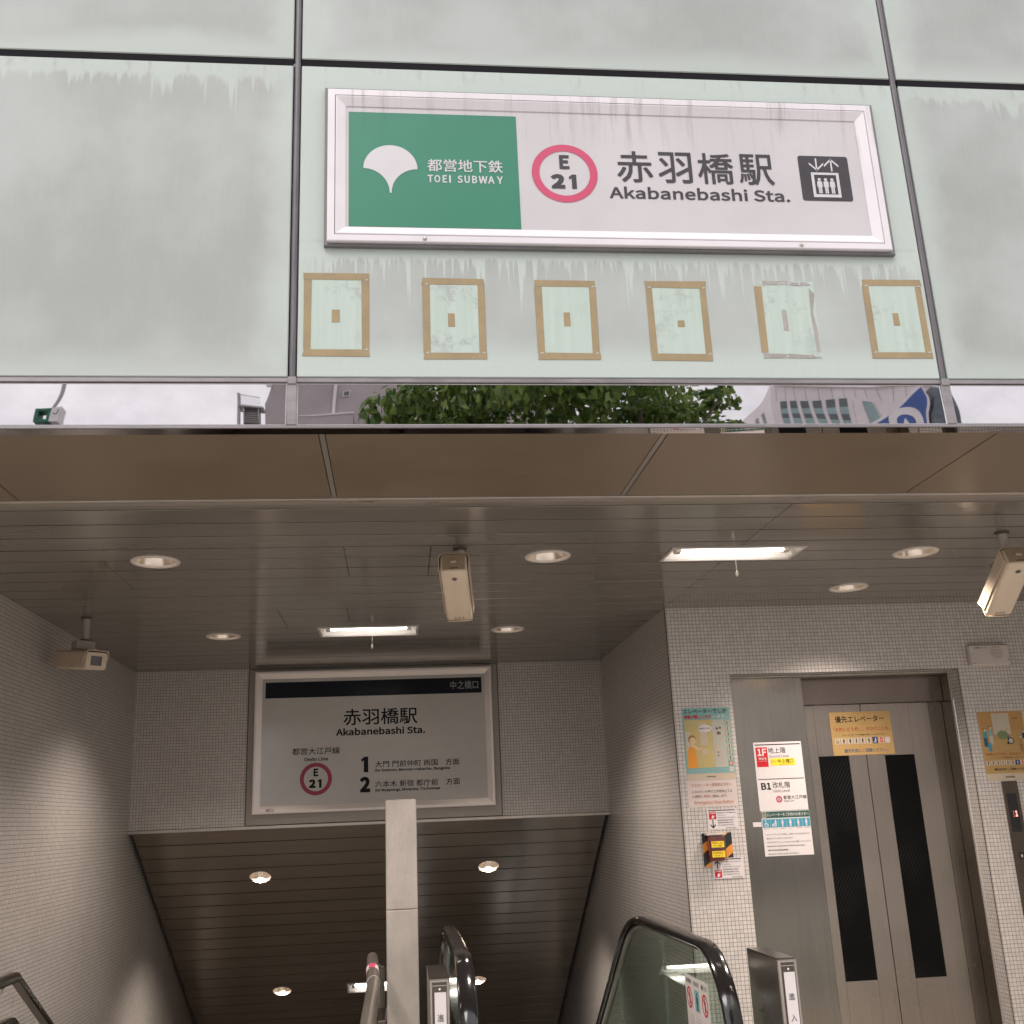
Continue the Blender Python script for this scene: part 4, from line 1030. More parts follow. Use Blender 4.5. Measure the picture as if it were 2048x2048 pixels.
p.rect(2.245, 2.400, 1.740, 1.782, FP, .002, 'yellow2'); p.text('出口', FP, (2.250, 2.282, 1.757, 1.774), .0027, 'ink_pale', .0); p.text('A0', FP, (2.252, 2.268, 1.744, 1.752), .0027, 'ink_pale', 0) if False else None
p.text('中之橋口', FP, (2.292, 2.388, 1.753, 1.777), .0027, 'ink', .006); p.text('Nakanohashi Exit', FP, (2.297, 2.382, 1.744, 1.749), .0027, 'ink', .0)
p.text('B1', FP, (2.172, 2.233, 1.600, 1.640), .002, 'black_ink', .012); p.text('改札階', FP, (2.244, 2.352, 1.608, 1.643), .002, 'ink', .004); p.text('Gate Level', FP, (2.246, 2.348, 1.583, 1.600), .002, 'ink_pale', .004)
p.ring(2.275, 1.542, .010, .0195, FP, .002, 'magenta', 40); p.text('E', FP, (2.271, 2.279, 1.535, 1.549), .002, 'ink', .02)
p.text('都営大江戸線', FP, (2.302, 2.447, 1.541, 1.562), .002, 'ink', .002); p.text('Oedo Line', FP, (2.304, 2.368, 1.526, 1.535), .002, 'ink', .004); sub(r, p, 'lettering')
r = notice('user_notice', 'notice with green header and blue icon row below the floor guide', 'notice', (2.30, YP, 1.35))
p = MB(); p.rect(2.153, 2.453, 1.218, 1.475, FP, .0012, 'paper_white', .001); sub(r, p, 'sheet')
p = MB(); p.rect(2.154, 2.452, 1.435, 1.472, FP, .002, 'green_dark'); p.rect(2.159, 2.183, 1.438, 1.469, FP, .0027, 'cream'); 
for i in range(3): p.person(2.165 + .006 * i, 1.441, .014, FP, .0032, 'green_dark', 1)
p.rect(2.163, 2.179, 1.457, 1.466, FP, .0032, 'green_dark')
p.text('エレベーターをご利用のお客さまへ', FP, (2.187, 2.447, 1.444, 1.463), .0027, 'paper_white', .012)
for i in range(6):
    x = 2.157 + .0492 * i; p.rect(x, x + .0478, 1.381, 1.429, FP, .002, 'teal2'); c_ = x + .024
    if i == 0:
        p.ring(c_ - .002, 1.396, .0085, .0115, FP, .0027, 'paper_white', 26); p.disc(c_ - .005, 1.421, .0038, FP, .0027, 'paper_white', 14); p.plate([(c_ - .007, 1.414), (c_ - .003, 1.414), (c_ - .002, 1.403), (c_ + .008, 1.403), (c_ + .012, 1.391), (c_ + .008, 1.390), (c_ + .006, 1.399), (c_ - .006, 1.399)], FP, .0022, .003, 'paper_white')
    elif i == 1:
        p.person(c_ + .007, 1.385, .040, FP, .0027, 'paper_white', .8); p.ring(c_ - .013, 1.389, .001, .0035, FP, .0027, 'paper_white', 12); p.ring(c_ - .004, 1.389, .001, .0035, FP, .0027, 'paper_white', 12); p.plate([(c_ - .018, 1.394), (c_ - .002, 1.394), (c_ + .001, 1.406), (c_ - .010, 1.402)], FP, .0022, .0027, 'paper_white')
    else: p.person(c_, 1.384, .042, FP, .0027, 'paper_white', 1.1 if i in (3, 4) else .9, i == 4)
    p.text(['車いす', 'ベビーカー', 'お年寄り', 'けが人', '妊婦', '内部障害'][i], FP, (x + .008, x + .04, 1.371, 1.376), .002, 'ink', 0)
for i, (t_, wd, bd, hh) in enumerate((('エレベーターのご利用は、必要とされるお客さまを', .268, 0, .0095), ('優先させていただいております。', .165, 0, .0095), ('みなさまのやさしい心づかいをお願いいたします。', .270, 0, .0095), ('Please be considerate of other passengers.', .236, .008, .0095), ('请优先考虑其他乘客', .124, .006, .0095), ('엘리베이터 이용은 양보를 부탁드립니다', .19, 0, .0095))):
    z = 1.336 - .0222 * i; p.text(t_, FP, (2.172, 2.172 + wd, z, z + hh), .002, 'ink', bd)
sub(r, p, 'lettering')
p = MB(); p.rect(2.098, 2.150, 1.388, 1.4145, FP, .001, 'paper_white', .0009)
tag(p.build('blank_label', smooth=False), 'small blank white label strip left of the blue icon row', 'label')
# priority sign taped on the doors
FD = FY(YD - .0005)
r = notice('priority_sign', 'ochre priority elevator sign taped across the elevator doors', 'sign', (2.903, YD, 1.92))
p = MB(); p.rect(2.703, 3.104, 1.790, 2.057, FD, .0014, 'orange_lite', .0012); sub(r, p, 'sheet')
p = MB(); p.text('優先エレベーター', FD, (2.738, 3.062, 1.992, 2.032), .002, 'black_ink', .014); p.text('「お先にどうぞ」、のひとことを。', FD, (2.722, 3.092, 1.938, 1.962), .002, 'red_text', .014); p.text('エレベーターでの移動が難しい方がいます', FD, (2.775, 3.055, 1.910, 1.918), .002, 'ink', .008); p.text('優先利用にご理解ください。', FD, (2.775, 3.060, 1.806, 1.829), .002, 'blue_print', .01)
for i in range(9):
    x = 2.722 + .0410 * i; p.rect(x, x + .034, 1.858, 1.897, FD, .002, 'cream' if i != 6 else 'blue_icon'); c_ = x + .017
    if i == 0: p.ring(c_, 1.872, .006, .009, FD, .0026, 'ink', 20); p.disc(c_ - .003, 1.889, .003, FD, .0026, 'ink', 10)
    elif i < 6: p.person(c_, 1.862, .031, FD, .0026, 'black_ink', .95, i == 3)
    elif i == 6: p.person(c_ + .003, 1.862, .031, FD, .0026, 'paper_white', .9); p.disc(c_ - .008, 1.866, .004, FD, .0026, 'paper_white', 10)
    elif i == 7: p.rect(c_ - .008, c_ + .008, 1.862, 1.893, FD, .0026, 'red'); p.rect(c_ - .005, c_ + .005, 1.876, 1.879, FD, .003, 'paper_white'); p.rect(c_ - .0015, c_ + .0015, 1.866, 1.889, FD, .0031, 'paper_white')
    else: p.disc(c_, 1.877, .015, FD, .0026, 'paper_white', 22); p.ring(c_, 1.879, .007, .009, FD, .003, 'red_pale', 18)
sub(r, p, 'lettering')
# chime speaker box
r = notice('speaker_box', 'beige wall speaker box with a hexagon of small holes above the elevator corner', 'speaker', (3.68, YW, 2.36))
p = MB(); p.box((3.551, YW - .045, 2.2945), (3.806, YW, 2.4205), 'beige_box', .006); sub(r, p, 'case', True)
p = MB(); Fs = FY(YW - .0452)
for i in range(-4, 5):
    for j_ in range(-4, 5):
        if abs(i + j_) <= 4: p.disc(3.722 + .0105 * (i + j_ / 2), 2.372 + .0091 * j_, .0026, Fs, .0004, 'trim_dark', 8, .0003)
p.disc(3.562, 2.360, .003, Fs, .0004, 'trim_dark', 8, .0003); p.disc(3.793, 2.325, .004, Fs, .0004, 'trim_dark', 10, .0003); p.disc(3.563, 2.306, .004, Fs, .0004, 'trim_dark', 10, .0003)
sub(r, p, 'sound_holes')
p = MB(); p.text('誘導チャイム', Fs, (3.583, 3.668, 2.396, 2.407), .0004, 'ink', .01); sub(r, p, 'lettering')
# orange poster at the right edge
r = notice('poster', 'orange poster of people and a wheelchair user at an elevator, by the right edge', 'poster', (3.70, YW, 1.8))
p = MB(); p.rect(3.549, 3.846, 1.597, 2.013, FW, .0014, 'cream', .0012); sub(r, p, 'sheet')
p = MB(); p.rect(3.551, 3.844, 1.640, 2.011, FW, .002, 'orange_lite', .0005); p.rect(3.551, 3.844, 1.90, 2.011, FW, .0024, 'orange', .0003)
p.rect(3.640, 3.752, 1.872, 2.000, FW, .0028, 'cream', .0004); p.rect(3.655, 3.738, 1.88, 1.992, FW, .0033, 'grey_print', .0004); p.rect(3.667, 3.726, 1.885, 1.985, FW, .0037, 'cream', .0003)
p.disc(3.695, 1.868, .036, FW, .004, 'green_print', 26, .0005, .026)
p.ring(3.742, 1.832, .015, .02, FW, .0042, 'ink', 26); p.disc(3.742, 1.832, .015, FW, .0038, 'grey_print', 22); p.disc(3.722, 1.818, .007, FW, .0042, 'ink', 16)
def folk(x, z, h, mtop, mbot, hair):
    p.plate([(x - h * .11, z + h * .45), (x + h * .11, z + h * .45), (x + h * .10, z + h * .78), (x - h * .10, z + h * .78)], FW, .003, .0036, mtop); p.plate([(x - h * .10, z), (x + h * .10, z), (x + h * .11, z + h * .46), (x - h * .11, z + h * .46)], FW, .003, .0035, mbot)
    p.disc(x, z + h * .88, h * .085, FW, .004, hair, 16); p.disc(x + h * .015, z + h * .865, h * .07, FW, .0045, 'skin', 16)
folk(3.580, 1.800, .115, 'teal2', 'blue_print', 'ink'); folk(3.618, 1.812, .115, 'teal', 'grey_print', 'ink'); folk(3.805, 1.765, .10, 'orange', 'brown_print', 'brown_print'); folk(3.832, 1.795, .105, 'blue_icon', 'grey_print', 'ink'); folk(3.726, 1.842, .06, 'grey_print', 'blue_print', 'ink')
p.box((3.590, YW - .0042, 1.772), (3.612, YW - .003, 1.822), 'teal2'); p.rect(3.772, 3.806, 1.965, 1.969, FW, .003, 'ink', .0003)
for i in range(9):
    x = 3.560 + .0315 * i; p.rect(x, x + .026, 1.688, 1.716, FW, .0028, 'cream' if i != 6 else 'blue_icon', .0004)
    if i < 8: p.person(x + .013, 1.691, .023, FW, .0033, 'ink' if i < 6 else ('paper_white' if i == 6 else 'red'), .9, i == 3)
sub(r, p, 'illustration')
p = MB(); p.text('「お先にどうぞ」のひとことを', FW, (3.560, 3.838, 1.745, 1.763), .0028, 'red_text', .012); p.text('エレベーターでの移動が難しい方がいます', FW, (3.59, 3.815, 1.729, 1.735), .0028, 'ink', .006); p.text('優先利用にご理解ください', FW, (3.605, 3.815, 1.656, 1.671), .0028, 'ink', .01); p.text('東京都交通局', FW, (3.668, 3.728, 1.612, 1.622), .0024, 'ink', .012); sub(r, p, 'lettering')
# call panel
r = notice('call_panel', 'narrow steel elevator call panel with a black display showing a red 1', 'call panel', (3.683, YW, 1.2))
p = MB(); p.box((3.633, YW - .006, .80), (3.735, YW, 1.592), 'steel_dark', .002); sub(r, p, 'plate', True)
p = MB(); p.box((3.651, YW - .0075, 1.297), (3.715, YW - .0055, 1.521), 'black', .0008); sub(r, p, 'display', True)
p = MB(); Fk = FY(YW - .0078); p.text('1', Fk, (3.688, 3.702, 1.385, 1.420), .0006, 'led', .03)
for z in (1.385, 1.395, 1.405, 1.415): p.disc(3.678, z, .0016, Fk, .0006, 'led', 8)
sub(r, p, 'digit')
p = MB(); p.box((3.667, YW - .0085, 1.141), (3.702, YW - .0055, 1.180), 'black', .002); p.text('B', FY(YW - .0088), (3.679, 3.690, 1.152, 1.169), .0003, 'paper', .02); sub(r, p, 'button', True)

# ================================================================ steel column
p = MB(); p.box((-.0715, 5.5, -.3), (.0865, 5.62, 1.078), 'steel_col', .004); p.box((-.0715, 5.5, 1.0795), (.0865, 5.62, 1.6125), 'steel_col', .004)
tag(p.build('column'), 'tall plain satin steel column between the stairs and the escalator', 'column')

# ================================================================ escalator
es = thing('escalator', 'escalator with glass sides and black handrails going down into the hall', 'escalator', loc=(.8, 5.2, 0))
def esch(mb, name, **k):
    o = mb.build(name, **k); o.parent = es; o.location = (-.8, -5.2, 0); return o
XH = (.262, 1.322)
SLOPE = math.tan(R_(33))
def rail_path(off=0.0):
    """handrail centre line in (y, z); off moves it inwards"""
    zt = .935 - off; pts = []
    rN = .36 - off; cyN, czN = 4.74, .935 - .36
    for i in range(0, 13):
        t = R_(-62 + 152 * i / 12); pts.append((cyN - rN * math.cos(t) if True else 0, czN + rN * math.sin(t)))
    y0 = 4.95
    while y0 < 5.85: pts.append((y0, zt)); y0 += .15
    for i in range(0, 9):
        a = R_(33) * i / 8; pts.append((5.86 + (1.15 + off * -1) * math.sin(a), zt - (1.15 - off) * (1 - math.cos(a))))
    ly, lz = pts[-1]
    for i in range(1, 12): pts.append((ly + .5 * i, lz - .5 * i * SLOPE))
    return pts
for x in XH:
    p = MB(); path = [Vector((x, a, b)) for a, b in rail_path()]
    # rounded C-section handrail
    sec = [(-.037, -.012), (-.0385, .0), (-.034, .012), (-.022, .0175), (0, .019), (.022, .0175), (.034, .012), (.0385, 0), (.037, -.012), (.030, -.017), (-.030, -.017)]
    vs_ = []; fs = []; ns = len(sec)
    for i, q in enumerate(path):
        tdir = (path[min(i + 1, len(path) - 1)] - path[max(i - 1, 0)]).normalized(); nrm = Vector((0, -tdir.z, tdir.y))
        if i == 0: nrm = Vector((0, -tdir.z, tdir.y))
        for a, b in sec: vs_.append(q + Vector((a, 0, 0)) + nrm * b)
    for i in range(len(path) - 1):
        for k in range(ns):
            k2 = (k + 1) % ns; fs.append((i * ns + k, i * ns + k2, (i + 1) * ns + k2, (i + 1) * ns + k))
    fs += [tuple(range(ns)), tuple((len(path) - 1) * ns + k for k in range(ns))]
    p.add(vs_, fs, 'rubber'); esch(p, 'handrail')
    p = MB(); p.tube([Vector((x, a, b)) for a, b in rail_path(.026)], .009, 'steel', 10, 1.7); esch(p, 'guide_rail')
    # glass balustrade panels
    gp = rail_path(.034)
    segs = [(4.38, 5.498), (5.506, 6.666), (6.674, 7.8), (7.808, 9.0), (9.008, 10.4)]
    def ztop(y):
        best = None
        for (a0, b0), (a1, b1) in zip(gp[:-1], gp[1:]):
            if min(a0, a1) - 1e-6 <= y <= max(a0, a1) + 1e-6 and abs(a1 - a0) > 1e-6:
                z = b0 + (b1 - b0) * (y - a0) / (a1 - a0)
                if best is None or z > best: best = z
        return best if best is not None else .3
    for a, b in segs:
        n_ = 16; low = lambda y: -.0 if y < 6.2 else -(y - 6.2) * SLOPE
        pts = []
        ys = [max(a, 4.415) + (b - max(a, 4.415)) * i / n_ for i in range(n_ + 1)]
        pts = [(y, ztop(y)) for y in ys] + [(y, low(y) + .12) for y in reversed(ys)]
        p = MB(); p.plate(pts, lambda u, v, d=0: Vector((x - .005 + d, u, v)), 0, .010, 'glass', True); esch(p, 'glass_panel', smooth=False)
    p = MB(); ys = [4.3, 6.2, 11.5]
    p.plate([(4.3, -.02), (6.2, -.02), (11.5, -.02 - 5.3 * SLOPE), (11.5, .10 - 5.3 * SLOPE), (6.2, .115), (4.3, .115)], lambda u, v, d=0: Vector((x - .06 + d, u, v)), 0, .12, 'steel'); esch(p, 'skirt', smooth=False)
p = MB()
for i in range(18):
    y0 = 5.9 + .4 * i; z = -.03 - max(0, i - 1) * .26
    p.box((XH[0] + .065, y0, z - .25), (XH[1] - .065, y0 + .4, z), 'esc_step')
esch(p, 'steps', smooth=False)
p = MB(); p.box((XH[0] + .065, 4.6, -.02), (XH[1] - .065, 5.9, .004), 'steel'); esch(p, 'comb_plate')
# caution cards on the right glass
FG = FXn(XH[1] - .0058)
r = thing('caution_sign', 'three white escalator caution cards in a row stuck on the right glass side', 'caution sign', loc=(XH[1] - .006, 4.9, .68))
for i in range(3):
    a0 = -5.085 + .124 * i; a1 = a0 + .121; b1 = .772 - .0 * i; b0 = b1 - .235
    p = MB(); p.rect(a0, a1, b0, b1, FG, .001, 'paper_white', .0008); c_ = (a0 + a1) / 2
    p.text(['お子様の', '立ち止まり', '駆け上り'][i], FG, (a0 + .018, a1 - .018, b1 - .034, b1 - .014), .0016, 'ink', .01)
    if i != 1: p.ring(c_, b1 - .095, .036, .046, FG, .0016, 'red', 32); p.person(c_, b1 - .125, .062, FG, .0014, 'ink', 1.1)
    else: p.rect(c_ - .036, c_ + .036, b1 - .14, b1 - .05, FG, .0014, 'teal'); p.person(c_, b1 - .135, .075, FG, .0018, 'blue_icon', 1.1)
    if i != 1: p.plate([(c_ - .035, b1 - .066), (c_ - .028, b1 - .060), (c_ + .035, b1 - .124), (c_ + .028, b1 - .130)], FG, .0014, .0019, 'red')
    for q in range(4): p.text('エスカレーターにお乗りの際は', FG, (a0 + .012, a1 - .012 - .01 * (q % 2), b1 - .172 - .014 * q, b1 - .165 - .014 * q), .0016, 'ink_pale', 0)
    sub(r, p, 'caution_card')

# entry posts either side of the escalator
def entry_post(x0, label):
    r = thing('entry_post', label, 'post', 'escalator entry posts', (x0, 4.03, 0))
    w_ = .072
    p = MB(); p.box((0, .006, 0), (w_, .36, .9485), 'steel', .003); o = p.build('post_body'); o.parent = r
    p = MB(); p.box((-.001, .012, .9488), (w_ + .001, .358, .9525), 'steel_dark', .001); o = p.build('top_cap'); o.parent = r
    p = MB(); p.mitre(0, w_, 0, .948, [(0, -.006), (0, 0), (.003, .003), (.009, .003), (.012, -.001)], FY(0), 'steel'); p.rect(.011, w_ - .011, .011, .937, FY(0), -.001, 'steel_dark', .002); p.box((.001, -.004, .926), (w_ - .001, -.002, .930), 'steel', .0005); o = p.build('front_frame', smooth=False); o.parent = r
    p = MB(); p.rect(.018, w_ - .012, .30, .905, FY(0), .003, 'paper_white', .004); o = p.build('label_strip', smooth=False); o.parent = r
    p = MB(); p.text('進', FY(0), (.0275, .0505, .8085, .8325), .0036, 'ink', .004); p.text('入', FY(0), (.0275, .0505, .7365, .7605), .0036, 'ink', .004); o = p.build('lettering', smooth=False); o.parent = r
    p = MB(); p.lathe([(.004, 0), (.0035, .002), (.0003, .003)], 'tray', Matrix.Translation((.037, -.001, .9155)) @ Euler((R_(90), 0, 0)).to_matrix().to_4x4(), 10); o = p.build('screw'); o.parent = r
entry_post(.100, 'slim steel post with white sign left of the escalator, beside the steel column')
entry_post(1.401, 'slim steel post with white sign right of the escalator, in front of the elevator')

# ================================================================ handrails of the stairs
r = thing('stair_handrail', 'round steel stair handrail with a white and pink braille label', 'handrail', loc=(-.14, 5, 0))
p = MB(); p.tube([(-.113, 3.5, .85), (-.116, 4.76, .85)], .0275, 'steel', 16); sub(r, p, 'rail_tube', True)
p = MB(); p.tube([(-.120, 4.765, .85), (-.127, 5.02, .85)], .0285, 'trim_dark', 16); p.tube([(-.132, 5.165, .85), (-.143, 5.60, .85), (-.144, 5.75, .80), (-.145, 8.0, -.60)], .0275, 'trim_dark', 16); sub(r, p, 'rail_sleeve', True)
p = MB(); p.tube([(-.127, 5.025, .85), (-.132, 5.16, .85)], .0295, 'paper', 16); sub(r, p, 'braille_label', True)
p = MB(); p.rect(-.146, -.118, 0, .14, lambda a, b, d=0: Vector((a, 5.02 + b, .879 + d)), .001, 'magenta'); sub(r, p, 'pink_print')
p = MB(); p.tube([(-.118, 4.7575, .85), (-.118, 4.7635, .85)], .0292, 'lamp_ring', 16); sub(r, p, 'joint_ring', True)
p = MB(); p.tube([(-.10, 5.35, .84), (-.10, 5.35, -.2)], .02, 'trim_dark', 12); p.tube([(-.10, 5.35, .84), (-.13, 5.35, .84)], .01, 'trim_dark', 8); sub(r, p, 'rail_post', True)
p = MB(); p.tube([(-.115, 3.5, .62), (-.120, 5.5, .62), (-.13, 8, -.92)], .0175, 'steel', 12); p.box((-.11, 5.0, .64), (-.07, 5.35, .66), 'steel_dark', .003); sub(r, p, 'lower_rail', True)
r = thing('wall_handrail', 'double flat steel handrail on the left wall, turning down the stairs', 'handrail', loc=(-1.9, 5.6, 0))
def flat_rail(z, name):
    x = -1.90; t31 = math.tan(R_(28.5))
    pts = [(3.2, z), (5.68, z), (5.72, z - .006), (9.0, z - .006 - 3.28 * .545)]
    p = MB(); vs_ = []; fs = []
    for i, (a, b) in enumerate(pts):
        for dx, dz in ((-.02, -.032), (.02, -.032), (.022, -.02), (.022, .006), (.014, .016), (-.014, .016), (-.022, .006), (-.022, -.02)): vs_.append((x + dx, a, b + dz))
    for i in range(len(pts) - 1):
        for k in range(8): k2 = (k + 1) % 8; fs.append((i * 8 + k, i * 8 + k2, i * 8 + 8 + k2, i * 8 + 8 + k))
    p.add(vs_, fs, 'steel_jamb'); sub(r, p, name, True)
flat_rail(.850, 'upper_rail'); flat_rail(.645, 'lower_rail')
for y in (4.2, 5.58):
    p = MB(); p.tube([(-2.02, y, .76), (-1.93, y, .76), (-1.905, y, .825)], .01, 'steel', 10); sub(r, p, 'bracket', True)

# ================================================================ the street behind, seen in the mirror band
# tree
tr = thing('street_tree', 'leafy green street tree mirrored in the polished band under the facade', 'tree', loc=(2.7, -9, 0))
def tch2(mb, name, **k):
    o = mb.build(name, **k); o.parent = tr; o.location = (-2.7, 9, 0); return o
p = MB(); rt_ = random.Random(11)
def limb(a, b, r0, r1, wob=.15):
    a = Vector(a); b = Vector(b); n_ = 7; vs_ = []; fs = []
    for i in range(n_):
        f = i / (n_ - 1); c_ = a.lerp(b, f) + Vector((rt_.uniform(-wob, wob), rt_.uniform(-wob, wob), 0)) * math.sin(math.pi * f); rad = r0 + (r1 - r0) * f
        for k in range(8): vs_.append(c_ + Vector((rad * math.cos(k * math.pi / 4), rad * math.sin(k * math.pi / 4), 0)))
    for i in range(n_ - 1):
        for k in range(8): k2 = (k + 1) % 8; fs.append((i * 8 + k, i * 8 + k2, i * 8 + 8 + k2, i * 8 + 8 + k))
    p.add(vs_, fs, 'bark')
limb((2.7, -9, -.1), (2.75, -9, 5.6), .24, .15)
tips = []
for i in range(13):
    a = 2 * math.pi * i / 13 + rt_.uniform(-.2, .2); rad = rt_.uniform(1.6, 3.3)
    e_ = (2.7 + rad * math.cos(a), -9 + rad * .75 * math.sin(a), rt_.uniform(7.6, 10.6)); limb((2.75, -9, rt_.uniform(4.6, 5.6)), e_, .09, .02, .25); tips.append(e_)
tch2(p, 'trunk')
p = MB(); vs_ = []; fs = []
clumps = []
for i in range(120):
    while True:
        u = Vector((rt_.uniform(-1, 1), rt_.uniform(-1, 1), rt_.uniform(-1, 1)))
        if .3 < u.length < 1: break
    u = u * (1 / max(.55, u.length)) * rt_.uniform(.55, 1) if rt_.random() < .6 else u
    c_ = Vector((2.72 + u.x * 3.0, -9 + u.y * 2.2, 8.3 + u.z * 2.5)); clumps.append((c_, rt_.uniform(.35, .75)))
# low straggling clumps on the right, a rounded head on the left
clumps += [(Vector((-.15, -9, 9.15)), .42), (Vector((.35, -9.1, 9.45)), .38), (Vector((5.55, -9, 9.5)), .34), (Vector((5.1, -9, 9.3)), .42), (Vector((4.6, -9.0, 9.1)), .5)]
for c_, cr in clumps:
    for q in range(int(420 * cr)):
        u = Vector((rt_.gauss(0, 1), rt_.gauss(0, 1), rt_.gauss(0, 1))); u = u.normalized() * cr * rt_.uniform(.25, 1.05) ** .6
        pos = c_ + Vector((u.x, u.y, u.z * .75)); sz = rt_.uniform(.045, .10)
        n_ = (u.normalized() * .6 + Vector((rt_.uniform(-1, 1), rt_.uniform(-1, 1), rt_.uniform(-.3, 1)))).normalized()
        t1 = n_.orthogonal().normalized(); t1 = (Matrix.Rotation(rt_.uniform(0, 6.28), 3, n_) @ t1); t2 = n_.cross(t1)
        o = len(vs_)
        vs_ += [pos - t1 * sz, pos + t2 * sz * .62 - t1 * sz * .1 + n_ * sz * .12, pos + t1 * sz, pos - t2 * sz * .62 - t1 * sz * .1 + n_ * sz * .12]
        fs += [(o, o + 1, o + 2), (o, o + 2, o + 3)]
p.add(vs_, fs, 'leaf'); tch2(p, 'crown', smooth=False)

def bg_thing(name, label, cat, loc):
    r = thing(name, label, cat, loc=loc)
    return r
# mauve building with a fire stair, Y = -45
r = bg_thing('rendered_building', 'mauve grey rendered building with one small window mirrored left of the tree', 'building', (0, -45, 0))
p = MB(); p.box((-6.95, -60, 0), (1.30, -45, 29.4), 'bldg'); p.box((-6.5, -60, 29.4), (1.30, -45.02, 31.0), 'bldg')
p.poly([(-6.95, -45, 29.4), (-6.5, -45, 29.4), (-6.5, -45, 30.6)], 'bldg'); p.box((1.3, -60, 0), (9, -46, 29.9), 'bldg'); sub(r, p, 'wall')
p = MB(); p.tube([(-3.22, -44.9, 28.0), (-3.22, -44.9, 31)], .09, 'bldg_white', 8); sub(r, p, 'drainpipe', True)
p = MB(); p.box((-2.80, -44.97, 29.45), (-2.43, -44.93, 29.83), 'bldg_white'); w_ = sub(r, p, 'window')
p = MB(); p.box((-2.75, -44.93, 29.5), (-2.48, -44.91, 29.78), 'win_dark'); o = p.build('pane', smooth=False); o.parent = w_
p = MB(); p.box((-5.5, -45, 27.0), (-2.15, -44.2, 28.02), 'bldg'); p.box((-5.55, -45, 28.025), (-2.10, -44.15, 28.08), 'bldg_white'); sub(r, p, 'ledge')
p = MB(); p.box((-6.85, -44.98, 30.25), (-6.55, -44.8, 30.6), 'bldg_white', .05); p.box((-5.95, -44.98, 30.4), (-5.7, -44.8, 30.6), 'bldg_white', .04); sub(r, p, 'roof_vent')
r = bg_thing('fire_stair', 'grey outdoor steel stair with landing and railing beside the mauve building', 'stair', (-7.8, -45, 0))
p = MB(); p.tube([(-8.45, -44.9, 24), (-8.33, -44.9, 28.9), (-8.28, -44.9, 29.75)], .09, 'post_grey', 8); sub(r, p, 'post', True)
p = MB(); p.box((-8.35, -45.6, 28.9), (-7.0, -44.7, 29.02), 'post_grey'); sub(r, p, 'landing')
p = MB()
for i in range(11): p.tube([(-8.12 + .093 * i, -44.8, 29.02), (-8.12 + .093 * i, -44.8, 29.66)], .009, 'post_grey', 5)
p.tube([(-8.2, -44.8, 29.67), (-7.15, -44.8, 29.67)], .016, 'post_grey', 6); sub(r, p, 'railing', True)
p = MB()
for i in range(12): p.box((-8.05, -45.5 + .05 * i, 28.78 - .12 * i), (-7.3, -45.1 + .05 * i, 28.84 - .12 * i), 'trim_dark' if i % 2 else 'post_grey')
p.box((-8.10, -45.5, 27), (-8.04, -44.8, 28.88), 'post_grey'); p.box((-7.31, -45.5, 27), (-7.25, -44.8, 28.88), 'post_grey'); sub(r, p, 'treads')
# pale office tower, Y = -100
r = bg_thing('office_tower', 'pale office tower with tall dark windows mirrored right of the tree', 'building', (60, -100, 0))
p = MB(); p.box((45.4, -150, 0), (67.2, -100, 61.85), 'tower')
for i in range(15): p.box((46.15 + 1.42 * i, -99.995, 60.25), (46.21 + 1.42 * i, -99.97, 61.8), 'tower_line')
p.box((46.0, -99.99, 61.85), (67.2, -99.7, 62.0), 'tower'); sub(r, p, 'wall')
for i in range(6):
    x = 46.72 + 1.44 * i
    p = MB(); p.box((x, -99.99, 52), (x + .98, -99.96, 60.2), 'win_teal'); w_ = sub(r, p, 'window')
    p = MB()
    for z0, z1 in ((59.0, 60.19), (56.9, 57.9), (54.8, 55.8)): p.box((x + .01, -99.955, z0), (x + .97, -99.94, z1), 'win_dark')
    o = p.build('dark_pane', smooth=False); o.parent = w_  # bands of dark glass across the teal window
for x, m_ in ((55.6, 'tower'), (56.75, 'win_teal'), (58.0, 'tower'), (60.9, 'win_teal'), (62.2, 'win_dark')):
    p = MB(); p.box((x, -99.99, 50), (x + 1.05, -99.93, 59.75), m_); sub(r, p, 'window' if m_ != 'tower' else 'spandrel')
for i in range(14):
    y = -103 - 2.6 * i
    p = MB(); p.box((45.36, y - 1.1, 40), (45.39, y, 59.8), 'win_dark'); sub(r, p, 'side_window')
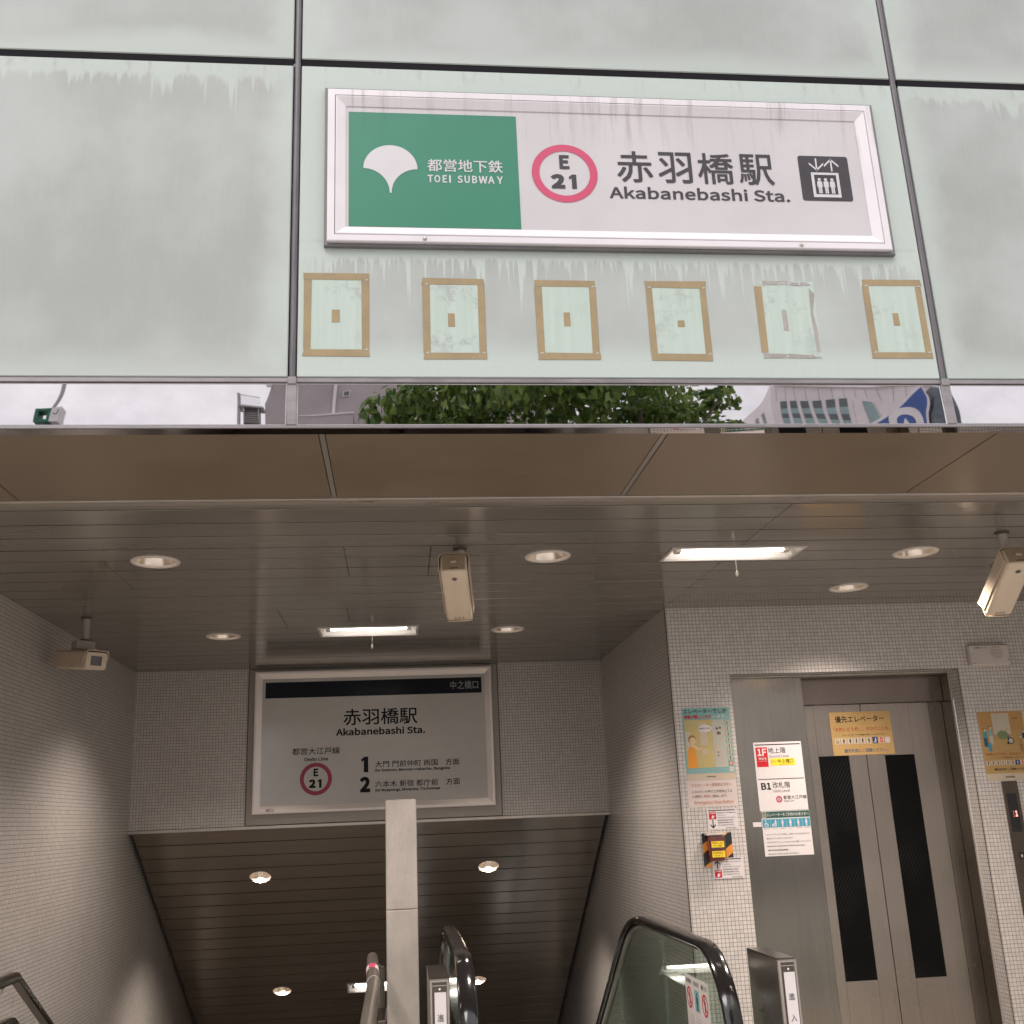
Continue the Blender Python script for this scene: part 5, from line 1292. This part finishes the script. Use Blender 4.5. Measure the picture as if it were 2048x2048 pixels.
# blue lightbox sign, Y = -14
r = bg_thing('lightbox_sign', 'blue lightbox sign with white ring mirrored at the right end of the band', 'sign', (11.7, -14, 11))
FBk = FB(-13.9)
p = MB(); p.plate([(-11.95, 12.60), (-10.55, 11.46), (-10.4, 11.2), (-10.6, 10.2), (-12.10, 10.2), (-12.16, 11.65), (-12.10, 12.2)], FBk, -.25, 0, 'bldg_white'); sub(r, p, 'case')
p = MB(); p.plate([(-11.95, 12.50), (-10.72, 11.50), (-10.6, 10.3), (-12.02, 10.3), (-12.09, 11.65), (-12.03, 12.2)], FBk, 0, .02, 'sign_blue'); sub(r, p, 'face')
p = MB(); p.ring(-11.5, 11.55, .27, .50, FBk, .03, 'bldg_white', 48); p.plate([(-11.5, 11.70), (-11.60, 11.45), (-11.40, 11.45)], FBk, .02, .03, 'bldg_white'); sub(r, p, 'mark')
p = MB(); p.box((12.2, -14.3, 9.8), (12.74, -13.85, 12.54), 'cabinet', .03); sub(r, p, 'cabinet', True)
p = MB(); p.tube([(11.8, -14.1, 0), (11.8, -14.1, 10.3)], .14, 'post_grey', 12); sub(r, p, 'pole', True)
# green post sign, Y = -12
r = bg_thing('post_sign', 'small green cube sign on a thin grey pole mirrored at the left of the band', 'sign', (-6.6, -12, 0))
p = MB(); p.tube([(-6.62, -12.2, 0), (-6.58, -12.2, 10.6)], .05, 'post_grey', 10); p.tube([(-6.55, -12.2, 11.05), (-6.42, -12.2, 11.6), (-6.35, -12.2, 12.6)], .035, 'post_grey', 10); sub(r, p, 'pole', True)
p = MB()
for z in (10.60, 10.97): p.box((-6.80, -12.35, z), (-6.47, -12.02, z + .09), 'post_green', .01)
for x in (-6.80, -6.55): p.box((x, -12.35, 10.69), (x + .08, -12.02, 10.97), 'post_green', .01)
sub(r, p, 'frame', True)
p = MB(); p.box((-6.465, -12.36, 10.6), (-6.30, -12.06, 11.05), 'bldg_white', .01); p.box((-6.48, -12.02, 10.6), (-6.30, -12.0, 11.05), 'bldg_white', .005); sub(r, p, 'side_panel', True)
p = MB(); p.text('し', FB(-12.0), (6.34, 6.43, 10.82, 10.98), .003, 'ink', .03); sub(r, p, 'mark')
